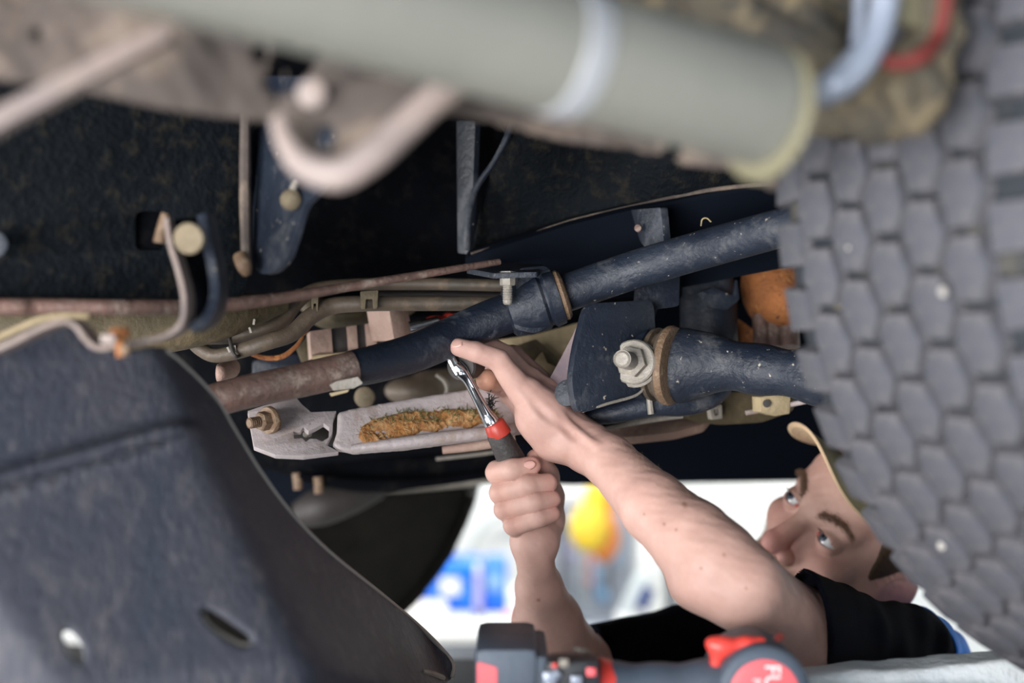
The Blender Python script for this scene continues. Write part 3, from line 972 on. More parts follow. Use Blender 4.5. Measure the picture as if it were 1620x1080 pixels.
plate('sleeve_tab', bxp(1150, 470, 1.46), [(1105, 462), (1130, 455), (1160, 468), (1166, 440), (1170, 474), (1150, 490), (1120, 486)], .006, 'navy_dusty', truck, rnd=.003)
me, _ = sculpt([('add', ell(P(1222, 450, 1.52), (.034, .03, .046)), 0), ('add', ell(P(1240, 480, 1.50), (.028, .03, .026)), .02)], P(1150, 560, 1.42), P(1330, 380, 1.6), .003)
link('rusted_joint_boot', me, 'rust', truck)
for (x, w) in ((1203, .009), (1222, .009), (1245, .012)):
    tube('boot_post', TP([(x, 500, 1.50, w), (x + 3, 550, 1.49, w)]), 'rusty_bar', truck, seg=14)
tube('rust_pocket', TP([(1165, 545, 1.54, .02), (1185, 520, 1.54, .018)]), 'rust', truck, seg=14)

# --- tan castings seen behind the hand
tan = empty('gearbox_casting', P(860, 560, 1.48), truck)
plate('casting_face', Plane((800, 540, 1.50), (930, 510, 1.50), (850, 600, 1.50)), [(740, 545), (850, 528), (935, 505), (910, 560), (878, 612), (820, 600), (740, 600)], .03, 'tan_cast', tan, rnd=.004)
plate('casting_pocket', Plane((810, 560, 1.462), (880, 560, 1.462), (830, 590, 1.462)), [(800, 552), (848, 536), (884, 566), (880, 584), (842, 578), (806, 566)], .01, 'olive', tan, rnd=.002)
plate('casting_tab', Plane((840, 580, 1.452), (880, 580, 1.452), (850, 600, 1.452)), [(838, 580), (858, 556), (866, 574), (884, 582), (880, 596), (845, 594)], .006, 'tan_cast', tan, rnd=.001)
tube('casting_dark_pipe', TP([(835, 612, 1.46, .006), (870, 602, 1.45, .005), (905, 590, 1.45, .005)]), 'cast_dark', tan, seg=10)  # thin dark pipe below the casting
me, _ = sculpt([('add', ell(P(655, 618, 1.62), (.034, .03, .017)), 0), ('add', cone(P(680, 612, 1.62), P(770, 600, 1.62), .020, .018), .01)], P(580, 670, 1.5), P(820, 560, 1.72), .0035)
link('exhaust_pipe', me, 'pipe', truck)
lathe('round_plug', [(0, .011), (.004, .011), (.006, .008)], P(578, 628, 1.50), (-.2, -1, 0), 'brass', truck, 20)
tube('heat_clip', TP([(690, 592, 1.52, .002), (704, 603, 1.52, .0025), (708, 618, 1.52, .0025), (700, 628, 1.52, .002)]), 'zinc', truck, seg=8)
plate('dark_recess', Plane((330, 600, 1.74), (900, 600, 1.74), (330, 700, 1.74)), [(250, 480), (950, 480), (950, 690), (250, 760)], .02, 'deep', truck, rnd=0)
me, _ = sculpt([('add', cone(P(345, 590, 1.34), P(362, 582, 1.38), .008, .011), 0)], P(320, 620, 1.28), P(390, 560, 1.42), .002)
link('boot_cover', me, 'pinkish', truck)
plate('blue_bracket', bxp(440, 590, 1.50), [(400, 570), (470, 560), (500, 590), (470, 612), (400, 615)], .01, 'navy', truck, rnd=.004)
plate('olive_tab', bxp(470, 560, 1.48), [(470, 552), (490, 530), (494, 566), (480, 578)], .008, 'olive', truck, rnd=.001)  # small olive plate

# --- pale crossmember under the bar, with dried mud
cm = empty('crossmember', P(600, 670, 1.38), truck)
cpl = Plane((400, 680, 1.34), (820, 650, 1.40), (600, 712, 1.345))
plate('crossmember_end', cpl, [(392, 650), (418, 641), (468, 628), (478, 640), (492, 652), (532, 650), (527, 664), (526, 684), (516, 704), (536, 714), (480, 721), (436, 719), (402, 706)], .006, 'alu', cm,
      holes=[[(464, 682), (476, 681), (480, 675), (488, 682), (500, 676), (512, 669), (521, 676), (520, 692), (510, 698), (500, 694), (490, 694), (484, 699), (478, 693), (465, 694)]], rnd=.0006)
plate('hole_backing', Plane((460, 680, 1.384), (540, 680, 1.394), (460, 710, 1.384)), [(440, 660), (545, 660), (545, 705), (440, 705)], .004, 'cast_dark', cm, rnd=0)
lathe('hole_stud', [(0, .0030), (.008, .0030), (.009, .002)], P(489, 686, 1.365), (-.3, -1, 0), 'zinc', cm, 14)
mb = Plane((530, 680, 1.350), (860, 640, 1.405), (600, 712, 1.352))
# bent channel: face plus a lip that turns under
sheet('crossmember_beam', mb, [(534, 654), (560, 647), (640, 633), (770, 612), (850, 596), (900, 600), (895, 650), (830, 684), (760, 696), (640, 712), (560, 718), (536, 713), (526, 705), (533, 684)], .008, 'alu', cm,
      h0=lambda u, v: -.010 * np.clip(1 - np.abs(v * 0 + (np.sin(u * 9) * .0)) * 0, 0, 1) * 0 + .006 * np.tanh((v + .004) * 160) * 0 + .0, voxel=.0026)
tube('beam_lower_fold', TP([(556, 709, 1.345, .004), (640, 700, 1.35, .0060), (720, 690, 1.36, .0062), (790, 682, 1.37, .006), (860, 672, 1.38, .006)]), 'alu', cm, seg=14)
tube('beam_under_rail', TP([(700, 712, 1.42, .004), (760, 704, 1.42, .005), (815, 694, 1.42, .005)]), 'pinkish', cm, seg=10)
bolt('crossmember_bolt', P(428, 664, 1.335), (-.62, -.75, -.08), .0085, .014, 'brown_bolt', cm, stud=.010)
lathe('bolt_spacer', [(0, .013), (.007, .0135), (.012, .011)], P(431, 668, 1.352), (-.62, -.75, -.1), 'brown_bolt', cm, 18)
rng_m = np.random.default_rng(5)
mud_pl = Plane((530, 680, 1.3475), (860, 640, 1.4025), (600, 712, 1.3495))
mud = sheet('mud_clump', mud_pl, [(566, 694), (569, 676), (588, 662), (612, 659), (632, 652), (668, 651), (700, 646), (730, 649), (760, 645), (792, 650), (788, 668), (760, 672), (742, 680), (716, 678), (690, 686), (668, 684), (650, 692), (622, 696), (604, 706), (578, 706)],
            .009, 'mud', cm, rough=.0021, rsc=330, voxel=.0014, lim=.012, soft=.006, label='orange dried mud clump with bits of grass')
mud['kind'] = 'stuff'
mp_ = np.empty(len(mud.data.vertices) * 3, np.float32)
mud.data.vertices.foreach_get('co', mp_)
mp_ = mp_.reshape(-1, 3) + np.array(WO[mud], np.float32)
thin = sheet('mud_film', Plane((530, 680, 1.3490), (860, 640, 1.4040), (600, 712, 1.3510)), [(600, 708), (640, 704), (700, 696), (760, 690), (800, 684), (805, 668), (790, 660), (770, 676), (700, 690), (640, 700)], .004, 'mud', cm, rough=.0016, rsc=420, voxel=.0016, lim=.01)
idx = rng_m.choice(len(mp_), 900)
r0 = mp_[idx]
top = r0[:, 2] > (EYE.z - (668 - 540) / FPX * 1.36)
r0 = r0[top]
strands('grass_bits', r0, rng_m.normal(size=(len(r0), 3)) * [1, .5, .6] + [0, -.6, .5], .0060, .0005, 'grass', cm, seed=3)
r1 = mp_[rng_m.choice(len(mp_), 320)]
strands('straw_bits', r1, rng_m.normal(size=(len(r1), 3)) + [0, -.8, 0], .007, .00035, 'straw', cm, seed=4)
cl = P(776, 640, 1.345)
rc = np.array([[cl.x, cl.y, cl.z]]) + rng_m.normal(size=(60, 3)) * [.002, .003, .004]
strands('grass_tuft', rc, rng_m.normal(size=(60, 3)) * [1, .6, 1] + [.3, -.3, .9], .006, .0006, 'steel_dark', cm, seed=8)

# --- darker parts under the crossmember
tube('diff_housing', TP([(430, 728, 1.75, .012), (560, 740, 1.78, .030), (680, 738, 1.8, .026), (820, 724, 1.8, .02)]), 'deep', truck, seg=18)
tube('tie_rod', TP([(470, 752, 1.7, .006), (560, 765, 1.72, .008), (680, 762, 1.74, .006), (780, 748, 1.75, .005)]), 'deep', truck, seg=12)
for (x, y) in ((470, 762), (503, 768)):
    tube('hanging_stud', TP([(x, y - 14, 1.7, .006), (x + 2, y + 12, 1.7, .0055)]), 'brown_bolt', truck, seg=12)
tube('axle_boot', TP([(470, 815, 1.9, .018), (510, 800, 1.9, .026), (560, 785, 1.92, .022), (600, 776, 1.95, .012)]), 'cast_dark', truck, seg=18)
tube('bright_seam', TP([(690, 726, 1.60, .0018), (760, 718, 1.60, .002), (800, 712, 1.60, .002)]), 'zinc', truck, seg=8)

# --- hanger strap in front of the rail
hg = empty('hanger_bracket', P(300, 440, 1.0), truck)


def ribbon(name, rows, wide, thick, m, parent, n=6):
    """strip of sheet metal whose front edge follows rows (px, py, d) and which runs back by wide"""
    A = smooth_path([(*P(a, b, c), 0) for a, b, c in rows], n)[:, :3]
    bm = bmesh.new()
    rings = []
    for i in range(len(A)):
        t = Vector(A[min(i + 1, len(A) - 1)] - A[max(i - 1, 0)])
        t.y = 0
        t.normalize()
        nrm = Vector((-t.z, 0, t.x)) * thick / 2
        p = Vector(A[i])
        w = Vector((.0, wide, 0))
        rings.append([bm.verts.new(q) for q in (p + nrm, p - nrm, p - nrm + w, p + nrm + w)])
    for i in range(len(rings) - 1):
        for k in range(4):
            bm.faces.new((rings[i][k], rings[i][(k + 1) % 4], rings[i + 1][(k + 1) % 4], rings[i + 1][k]))
    bm.faces.new(rings[0][::-1])
    bm.faces.new(rings[-1])
    bmesh.ops.recalc_face_normals(bm, faces=bm.faces)
    es = [e for e in bm.edges if len(e.link_faces) == 2 and e.calc_face_angle(0) > 1.2]
    bmesh.ops.bevel(bm, geom=es, offset=thick * .2, segments=2, profile=.6, affect='EDGES')
    return link(name, bm_mesh(bm), m, parent, 'auto')


ribbon('strap_front', [(262, 345, 1.02), (268, 385, 1.01), (280, 425, 1.0), (290, 470, .99), (286, 510, .98), (262, 530, .975), (220, 540, .965), (180, 548, .955), (152, 550, .95), (134, 536, .945), (118, 516, .94), (96, 508, .935), (60, 520, .93), (20, 540, .925), (-40, 566, .92)], .030, .0036, 'pale_edge', hg)
ribbon('strap_rear', [(318, 338, 1.04), (326, 380, 1.03), (336, 430, 1.02), (338, 470, 1.01), (326, 502, 1.0), (300, 520, .995)], .035, .0075, 'navy_dusty', hg)
plate('strap_face', Plane((270, 350, 1.035), (330, 350, 1.05), (290, 500, 1.02)), [(268, 348), (324, 340), (336, 430), (336, 480), (312, 515), (290, 512), (292, 460), (282, 410)], .012, 'deep', hg, rnd=.004)
lathe('strap_bolt', [(0, .0112), (.003, .0112), (.005, .0105), (.0055, .001)], P(301, 377, 1.005), (-.1, -1, -.1), 'brass', hg, 24)
lathe('flange_bolt', [(-.012, .0030), (0, .0030), (.0005, .0060), (.006, .0064), (.0075, .0045)], P(190, 536, .95), (0, -.1, 1), 'rust', hg, 14)
box('flange_clip', P(172, 536, .935), (.010, .006, .0065), 'pale_edge', hg, bev=.0015)
lathe('bolt_tip', [(0, .0036), (.006, .0034), (.007, .002)], P(198, 546, .95), (0, 0, -1), 'brown_bolt', hg, 12)
ribbon('strap_upper_lip', [(-60, 556, .96), (0, 532, .965), (60, 506, .97), (100, 499, .975), (140, 500, .98)], .02, .0035, 'tan_cast', hg)

# --- skid shield, lower left
spl = Plane((0, 600, .95), (255, 600, 1.005), (100, 1060, .885))
c1, c2 = Vector(spl.uv(252, 560)), Vector(spl.uv(470, 1010))
cd = (c2 - c1).normalized()
cnx, cny = cd.y, -cd.x
if (Vector(spl.uv(700, 800)) - c1).dot(Vector((cnx, cny))) < 0:
    cnx, cny = -cnx, -cny
r1_, r2_ = Vector(spl.uv(0, 755)), Vector(spl.uv(258, 682))
rd = (r2_ - r1_).normalized()
rnx, rny = -rd.y, rd.x
if (Vector(spl.uv(100, 500)) - r1_).dot(Vector((rnx, rny))) < 0:
    rnx, rny = -rnx, -rny
l1, l2 = Vector(spl.uv(0, 968)), Vector(spl.uv(85, 1085))
ld = (l2 - l1).normalized()
lnx, lny = -ld.y, ld.x
if (Vector(spl.uv(-100, 1200)) - l1).dot(Vector((lnx, lny))) < 0:
    lnx, lny = -lnx, -lny
b1, b2 = Vector(spl.uv(210, 1082)), Vector(spl.uv(480, 1050))
bd_ = (b2 - b1).normalized()
bnx, bny = -bd_.y, bd_.x
if (Vector(spl.uv(300, 1300)) - b1).dot(Vector((bnx, bny))) < 0:
    bnx, bny = -bnx, -bny


def sp(x, k):
    return np.log1p(np.exp(np.clip(x / k, -30, 30))) * k


def skid_h(u, v):
    dr = (u - c1.x) * cnx + (v - c1.y) * cny
    h = -1.12 * sp(dr, .008)
    dq = (u - r1_.x) * rnx + (v - r1_.y) * rny
    flat = 1 / (1 + np.exp(np.clip((dr + .004) / .006, -30, 30)))
    h = h + flat * (.0125 * np.exp(-((dq + .004) / .0072) ** 2) - .004 / (1 + np.exp(np.clip(-(dq - .004) / .002, -30, 30))))
    dl = (u - l1.x) * lnx + (v - l1.y) * lny
    h = h - .9 * sp(dl, .003)
    db = (u - b1.x) * bnx + (v - b1.y) * bny
    h = h - .8 * sp(db, .0025) + .75 * sp(db - .008, .002)
    return h


skid = sheet('skid_shield', spl, [(-70, 585), (0, 552), (60, 524), (100, 510), (130, 520), (150, 548), (200, 556), (262, 552), (285, 572), (318, 606), (345, 636), (372, 684), (410, 745), (460, 812), (520, 872), (600, 936), (660, 986), (700, 1026), (718, 1050), (714, 1074), (694, 1096), (400, 1118), (-70, 1150)],
             .0045, 'plastic', truck, h0=skid_h, voxel=.0024, lim=.26,
             holes=[[(100, 993), (112, 1000), (124, 1012), (132, 1030), (134, 1052), (122, 1048), (108, 1034), (101, 1014)],
                    [(318, 966), (326, 962), (345, 972), (372, 990), (394, 1006), (398, 1018), (386, 1026), (362, 1016), (336, 996), (322, 980)]])


def skid_pt(px, py, lift=0):
    d = P(px, py, 1) - EYE
    ta = ((spl.o + spl.n * .06) - EYE).dot(spl.n) / d.dot(spl.n)
    tb = ((spl.o - spl.n * .34) - EYE).dot(spl.n) / d.dot(spl.n)
    for _ in range(34):
        tm = (ta + tb) / 2
        q = EYE + d * tm - spl.o
        u, v = q.dot(spl.u), q.dot(spl.v)
        h = float(skid_h(np.array([u]), np.array([v]))[0]) + lift
        if q.dot(spl.n) > h:
            ta = tm
        else:
            tb = tm
    return spl.world(u, v, h)


tube('lit_edge', [(skid_pt(x, y, 0.0012), .0023) for x, y in [(262, 556), (285, 574), (318, 606), (345, 638), (372, 684), (410, 746), (460, 813), (520, 874), (600, 938), (660, 988), (700, 1028), (717, 1052), (714, 1072)]], 'stone', skid, seg=10, n=4)  # pale tube paints the light caught along the sheet's edge
tube('lit_slot_rim', [(skid_pt(x, y, -.004), .0016) for x, y in [(320, 972), (330, 988), (352, 1004), (378, 1018), (394, 1020)]], 'zinc', skid, seg=8)  # pale tube paints the light on the slot's lower rim
tube('skid_clip', [(skid_pt(x, y, .002), r) for x, y, r in [(668, 1062, .002), (684, 1066, .003), (700, 1072, .003)]], 'zinc', skid, seg=8)
for (x, y, r) in ((135, 822, .0016), (576, 1027, .0015), (683, 1040, .001), (632, 1022, .0014), (454, 976, .0013), (322, 650, .0014)):
    q = skid_pt(x, y)
    me, _ = sculpt([('add', ell(q, (r * 1.2, r * .6, r)), 0)], q - Vector((.004,) * 3), q + Vector((.004,) * 3), .0006)
    link('mud_speck', me, 'tan_cast', skid)

# --- the near wheel: carcass with every tread block its own piece
WC = Vector((.5307, 1.1683, EYE.z + .1095))
yaw = .4938
wu = Vector((math.cos(yaw), math.sin(yaw), 0))
wa = Vector((math.sin(yaw), -math.cos(yaw), 0))
RT, TW = .3995, .215
tw_prof = [(-.012, .27), (-.020, .31), (-.018, .345), (-.008, .374), (.002, .3865), (.03, .3895), (TW / 2, .3905), (TW - .03, .3895), (TW - .002, .3865), (TW + .008, .374), (TW + .018, .345), (TW + .020, .31), (TW + .012, .27)]
bm = bmesh.new()
seg = 120
R3 = frame(wa)
rings = []
for t, r in tw_prof:
    rings.append([bm.verts.new(WC + R3 @ Vector((math.cos(a) * r, math.sin(a) * r, t))) for a in [2 * PI * k / seg for k in range(seg)]])
for i in range(len(rings) - 1):
    for k in range(seg):
        bm.faces.new((rings[i][k], rings[i][(k + 1) % seg], rings[i + 1][(k + 1) % seg], rings[i + 1][k]))
for k in range(seg):
    bm.faces.new((rings[-1][k], rings[-1][(k + 1) % seg], rings[0][(k + 1) % seg], rings[0][k]))
bmesh.ops.recalc_face_normals(bm, faces=bm.faces)
wheel = link('wheel', bm_mesh(bm), 'rubber_dark', truck, True)
lathe('wheel_rim', [(-.01, .268), (.0, .272), (.02, .26), (.10, .24), (.19, .262), (TW + .005, .272), (TW + .008, .266), (TW - .02, .20), (TW - .03, .06), (TW - .03, .01)], WC, wa, 'grey_metal', wheel, 48)


def block_mesh(w, h, t, jit, seed, square=False):
    """one tread block: uneven flat-topped hexagon with sloping sides; x across, y around, z outwards"""
    r = random.Random(seed)
    if square:
        base = [(-.5, -.44), (.5, -.42), (.52, -.1), (.5, .42), (-.5, .44), (-.5, .1)]
    else:
        base = [(-.30, -.5), (.28, -.5), (.46, -.20), (.52, .02), (.34, .34), (.30, .5), (-.28, .5), (-.46, .22), (-.52, -.02), (-.36, -.30)]
    base = [((x + r.uniform(-jit, jit)) * w, (y + r.uniform(-jit, jit)) * h) for x, y in base]
    bm = bmesh.new()
    lv = []
    for s, z in ((1.0, -.006), (.97, t * .72), (.93, t * .95), (.84, t), (.0, t * .99)):
        if s == 0:
            lv.append([bm.verts.new((0, 0, z))])
        else:
            lv.append([bm.verts.new((x * s, y * s, z)) for x, y in base])
    n = len(base)
    for a, b in zip(lv[:-2], lv[1:-1]):
        for k in range(n):
            bm.faces.new((a[k], a[(k + 1) % n], b[(k + 1) % n], b[k]))
    for k in range(n):
        bm.faces.new((lv[-2][k], lv[-2][(k + 1) % n], lv[-1][0]))
    me = bm_mesh(bm)
    me.materials.append(M['rubber'])
    me.polygons.foreach_set('use_smooth', np.ones(len(me.polygons), bool))
    try:
        me.set_sharp_from_angle(angle=math.radians(50))
    except Exception:
        pass
    me.name = 'tread_block'
    return me


NCIR, NROW = 56, 7
pitch = 2 * PI / NCIR
bmi = [block_mesh(.0345, .0412, .0120, .03, s) for s in range(6)]
bms = [block_mesh(.033, .036, .0115, .03, 20 + s, True) for s in range(3)]
restbm = bmesh.new()
for row in range(NROW):
    off = .012 + row * (TW - .024) / (NROW - 1)
    edge = row in (0, NROW - 1)
    for k in range(NCIR):
        # angle measured so that 0 is the side facing the photographer's left
        a = (k + (.5 if row % 2 else 0)) * pitch
        ang = (a + PI) % (2 * PI) - PI
        rad = -wu * math.cos(ang) + Vector((0, 0, 1)) * math.sin(ang)
        tan_ = wu * math.sin(ang) + Vector((0, 0, 1)) * math.cos(ang)
        rr = .3885 - (.004 if edge else 0)
        tilt = (-.25 if row == 0 else .25 if row == NROW - 1 else 0)
        out = (rad * math.cos(tilt) + wa * math.sin(tilt)).normalized()
        acr = (wa * math.cos(tilt) - rad * math.sin(tilt)).normalized()
        pos = WC + rad * rr + wa * off
        me = (bms if edge else bmi)[random.randrange(3 if edge else 6)]
        mt = Matrix((acr, tan_, out)).transposed().to_4x4()
        if -1.55 < ang < 1.05 and True:
            o = bpy.data.objects.new('tread_block', me)
            COL.objects.link(o)
            o.parent = wheel
            mt.translation = pos - WO[wheel]
            o.matrix_local = mt
        else:
            mt.translation = pos
            b2_ = bmesh.new()
            b2_.from_mesh(me)
            bmesh.ops.transform(b2_, matrix=mt, verts=b2_.verts)
            tmp = bpy.data.meshes.new('t')
            b2_.to_mesh(tmp)
            b2_.free()
            restbm.from_mesh(tmp)
            bpy.data.meshes.remove(tmp)
ob = link('tread_remainder', bm_mesh(restbm), 'rubber', wheel, 'auto')
ob['kind'] = 'stuff'

def on_tyre(px, py, r=.4005):
    d = (P(px, py, 1) - EYE)
    dd = d - wa * d.dot(wa)
    oo = (EYE - WC) - wa * (EYE - WC).dot(wa)
    A, B, C = dd.dot(dd), 2 * dd.dot(oo), oo.dot(oo) - r * r
    return EYE + d * ((-B - math.sqrt(max(0, B * B - 4 * A * C))) / (2 * A))


for (x, y, r) in ((1492, 461, .0028), (1490, 862, .0030), (1342, 392, .0016)):
    c = on_tyre(x, y)
    me, _ = sculpt([('add', ell(c, (r, r * .8, r * 1.2)), 0)], c - Vector((.008,) * 3), c + Vector((.008,) * 3), .001)
    link('stuck_stone', me, 'stone', wheel)

lathe('wheel_hub', [(-.11, .03), (-.10, .05), (-.04, .07), (.0, .075), (.05, .12), (.06, .12)], WC, wa, 'mudcake', wheel, 32)

# --- far wheel of the truck
fc = P(352, 668, 2.45)
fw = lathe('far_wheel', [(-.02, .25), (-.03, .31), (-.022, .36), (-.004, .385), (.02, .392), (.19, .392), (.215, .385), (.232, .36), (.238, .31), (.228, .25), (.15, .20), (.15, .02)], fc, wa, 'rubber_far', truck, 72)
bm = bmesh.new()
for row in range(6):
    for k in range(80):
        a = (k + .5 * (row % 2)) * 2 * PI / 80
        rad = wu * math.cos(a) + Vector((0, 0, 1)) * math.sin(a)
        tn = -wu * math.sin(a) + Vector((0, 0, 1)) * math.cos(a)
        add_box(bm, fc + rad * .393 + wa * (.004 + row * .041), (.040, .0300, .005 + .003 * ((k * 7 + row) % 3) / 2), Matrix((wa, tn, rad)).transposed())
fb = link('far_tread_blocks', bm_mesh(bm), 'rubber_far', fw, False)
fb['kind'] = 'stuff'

# --- caked knuckle, brake hose and red wire, top right
kx = lambda p, d: d + .0035 * vnoise(p, 120, 11) + .002 * vnoise(p, 300, 12)
me, _ = sculpt([('add', chain([(P(1060, -60, .90), .035), (P(1150, 10, .88), .032), (P(1240, 70, .86), .026), (P(1300, 150, .84), .020), (P(1380, 160, .82), .020), (P(1440, 140, .80), .018), (P(1475, 60, .80), .012), (P(1480, -40, .80), .012)], .02), 0),
                ('add', ell(P(1300, 30, .93), (.05, .03, .04)), .02)], P(1000, 260, .72), P(1560, -130, 1.0), .0035, post=kx)
kn = link('steering_knuckle', me, 'mudcake', truck)
tube('brake_hose', TP([(1402, -40, .77, .0085), (1396, 20, .77, .0082), (1380, 68, .77, .0085), (1352, 108, .77, .0095), (1318, 136, .77, .009), (1284, 150, .78, .008)]), 'hose', kn, seg=16)
tube('brake_pipe', TP([(1362, -40, .80, .0035), (1358, 30, .80, .0035), (1352, 70, .80, .003)]), 'hose', kn, seg=10)
tube('red_wire', TP([(1500, -40, .78, .0042), (1494, 20, .78, .0042), (1482, 62, .78, .0042), (1460, 88, .77, .0045), (1428, 100, .77, .0045), (1398, 98, .77, .004)]), 'redwire', kn, seg=12)
plate('knuckle_plate', bxp(1450, 30, .79), [(1422, -40), (1490, -40), (1480, 20), (1460, 44), (1424, 36)], .006, 'olive_paint', kn, rnd=.003)

# ------------------------------------------------------------------ the mechanic
man = empty('person', (0.46, 1.62, 0.0))
prop(man, 'man in tan cap and black shirt reaching up under the truck with a ratchet', 'person')
HC = Vector((.3749, 1.5484, EYE.z - .2066))
hr = Vector((-.3818, .7165, .5838)).normalized()      # towards the man's right ear
hf = Vector((-.7617, -.6018, .2403)).normalized()     # where the face points
hu = hr.cross(hf).normalized()
hf = hu.cross(hr).normalized()
RH = np.array([list(hr), list(hf), list(hu)], np.float32).T   # columns: right, forward, up


def HW(x, y, z):
    return HC + hr * x + hf * y + hu * z


def hl(f):
    """field written in the head's own axes"""
    o = v3(HC)
    return lambda p: f((p - o) @ RH)


def hell(c, r):
    return hl(ell(c, r))


def hcone(a, b, ra, rb):
    return hl(cone(a, b, ra, rb))


EYR = .0128


def lids(sx):
    c = np.array((sx * .0325, .0735, .000), np.float32)

    def f(q):
        r = q - c
        d = np.sqrt((r * r).sum(-1)) - (EYR + .0022)
        x = r[..., 0]
        hgt = np.where(r[..., 2] > 0, .0058, .0044) * np.clip(1 - (x / .0142) ** 2, 0, 1)
        op = np.maximum(np.abs(r[..., 2]) - hgt, -r[..., 1])
        return np.maximum(d, -op)
    return f


def ear(sx):
    def f(q):
        x = q[..., 0] * sx - .076
        y = q[..., 1] + .006
        z = q[..., 2] + .018
        # ear leans back and stands off the head
        c_, s_ = math.cos(.25), math.sin(.25)
        y2, z2 = y * c_ + z * s_ * 1.0, z * c_ - y * s_
        off = x - (-y2) * .55
        e = np.sqrt((y2 / .0185) ** 2 + (z2 / .0315) ** 2)
        body = np.maximum(np.abs(off) - .0030, (e - 1) * .017)
        rim = np.sqrt(np.maximum(0, ((e - .90) * .018)) ** 2 * (z2 > -.012) + ((e - .90) * .018) ** 2 + (off - .0028) ** 2) - .0036
        anti = np.sqrt(((e - .52) * .020) ** 2 + (off - .0012) ** 2) - .0028
        lobe = np.sqrt((y2 + .000) ** 2 + (z2 + .026) ** 2 + off ** 2) - .0075
        d = smin(smin(body, rim, .002), smin(anti, lobe, .004), .002)
        hole = np.sqrt((y2 - .006) ** 2 + (z2 + .004) ** 2 + (off - .004) ** 2) - .0058
        return smax(d, -hole, .002)
    return f


ops = [
    ('add', hell((0, -.016, .036), (.0745, .096, .086)), 0),
    ('add', hell((0, .018, -.036), (.0635, .070, .078)), .025),
    ('add', hcone((-.030, .048, -.088), (.030, .048, -.088), .022, .022), .022),
    ('add', hcone((0, .068, -.104), (0, .072, -.100), .017, .017), .018),
    ('add', hcone((.058, .00, -.030), (.050, .010, -.078), .020, .017), .02),
    ('add', hcone((-.058, .00, -.030), (-.050, .010, -.078), .020, .017), .02),
    ('add', hell((.041, .060, -.028), (.022, .018, .018)), .018),
    ('add', hell((-.041, .060, -.028), (.022, .018, .018)), .018),
    ('add', hcone((-.040, .070, .019), (-.010, .082, .016), .009, .010), .020),
    ('add', hcone((.040, .070, .019), (.010, .082, .016), .009, .010), .020),
    ('add', hell((0, .062, .050), (.050, .030, .038)), .02),
    ('sub', hell((.0335, .094, -.001), (.0165, .0150, .0125)), .008),
    ('sub', hell((-.0335, .094, -.001), (.0165, .0150, .0125)), .008),
    ('add', hl(lids(1)), .0030),
    ('add', hl(lids(-1)), .0030),
    ('add', hcone((0, .083, .008), (0, .102, -.034), .0085, .0120), .009),
    ('add', hcone((0, .101, -.038), (0, .105, -.039), .0132, .0122), .005),
    ('add', hell((.0150, .091, -.044), (.0085, .011, .0085)), .004),
    ('add', hell((-.0150, .091, -.044), (.0085, .011, .0085)), .004),
    ('sub', hell((.0080, .0980, -.0525), (.0044, .0070, .0050)), .002),
    ('sub', hell((-.0080, .0980, -.0525), (.0044, .0070, .0050)), .002),
    ('add', hell((0, .078, -.066), (.026, .014, .012)), .010),
    ('add', hcone((-.020, .080, -.0665), (.020, .080, -.0665), .0052, .0052), .005),
    ('add', hcone((-.017, .080, -.0745), (.017, .080, -.0745), .0058, .0058), .003),
    ('sub', hcone((-.024, .0865, -.0702), (.024, .0865, -.0702), .0010, .0010), .002),
    ('add', hl(ear(1)), .004),
    ('add', hl(ear(-1)), .004),
]
shoulder_n = P(1415, 1042, 1.40)
shoulder_f = P(1262, 985, 1.76)
neck_b = Vector((.375, 1.60, EYE.z - .335))
chest = Vector((.41, 1.60, EYE.z - .46))
ops += [
    ('add', cone(HW(0, -.030, -.045), neck_b, .056, .062), .02),
    ('add', cone(shoulder_n, shoulder_f, .032, .032), .03),
    ('add', cone(chest + Vector((0, -.06, 0)), chest + Vector((0, .06, 0)), .085, .085), .05),
    ('add', cone(chest, Vector((.46, 1.62, EYE.z - .62)), .095, .09), .05),
]
# near arm, reaching up to the hand that steadies the ratchet head
near = [(905, 693, 1.335, .0236), (930, 708, 1.32, .0232), (964, 729, 1.30, .0234), (1036, 803, 1.24, .0298), (1095, 855, 1.20, .0340), (1130, 892, 1.185, .0372), (1173, 928, 1.175, .0350), (1228, 974, 1.215, .0345), (1285, 1004, 1.265, .0385)]
arm_n = [(P(a, b, c), r) for a, b, c, r in near] + [(shoulder_n, .034)]
ops.append(('add', chain(arm_n, .007), .012))
ops.append(('add', ell(P(1120, 930, 1.18), (.028, .028, .016)), .02))
# far arm, forearm straight up to the gripping fist
far = [(843, 862, 1.342, .0150), (847, 890, 1.352, .0166), (853, 930, 1.375, .0225), (866, 985, 1.415, .0345), (885, 1030, 1.46, .0390), (925, 1065, 1.53, .0400)]
arm_f = [(P(a, b, c), r) for a, b, c, r in far] + [(P(1080, 1040, 1.63), .038), (shoulder_f, .036)]
ops.append(('add', chain(arm_f, .007), .012))


def digit(rows, k=.0016, op_k=.0012):
    return ('add', chain([(P(a, b, c), r) for a, b, c, r in rows], .0022), op_k)


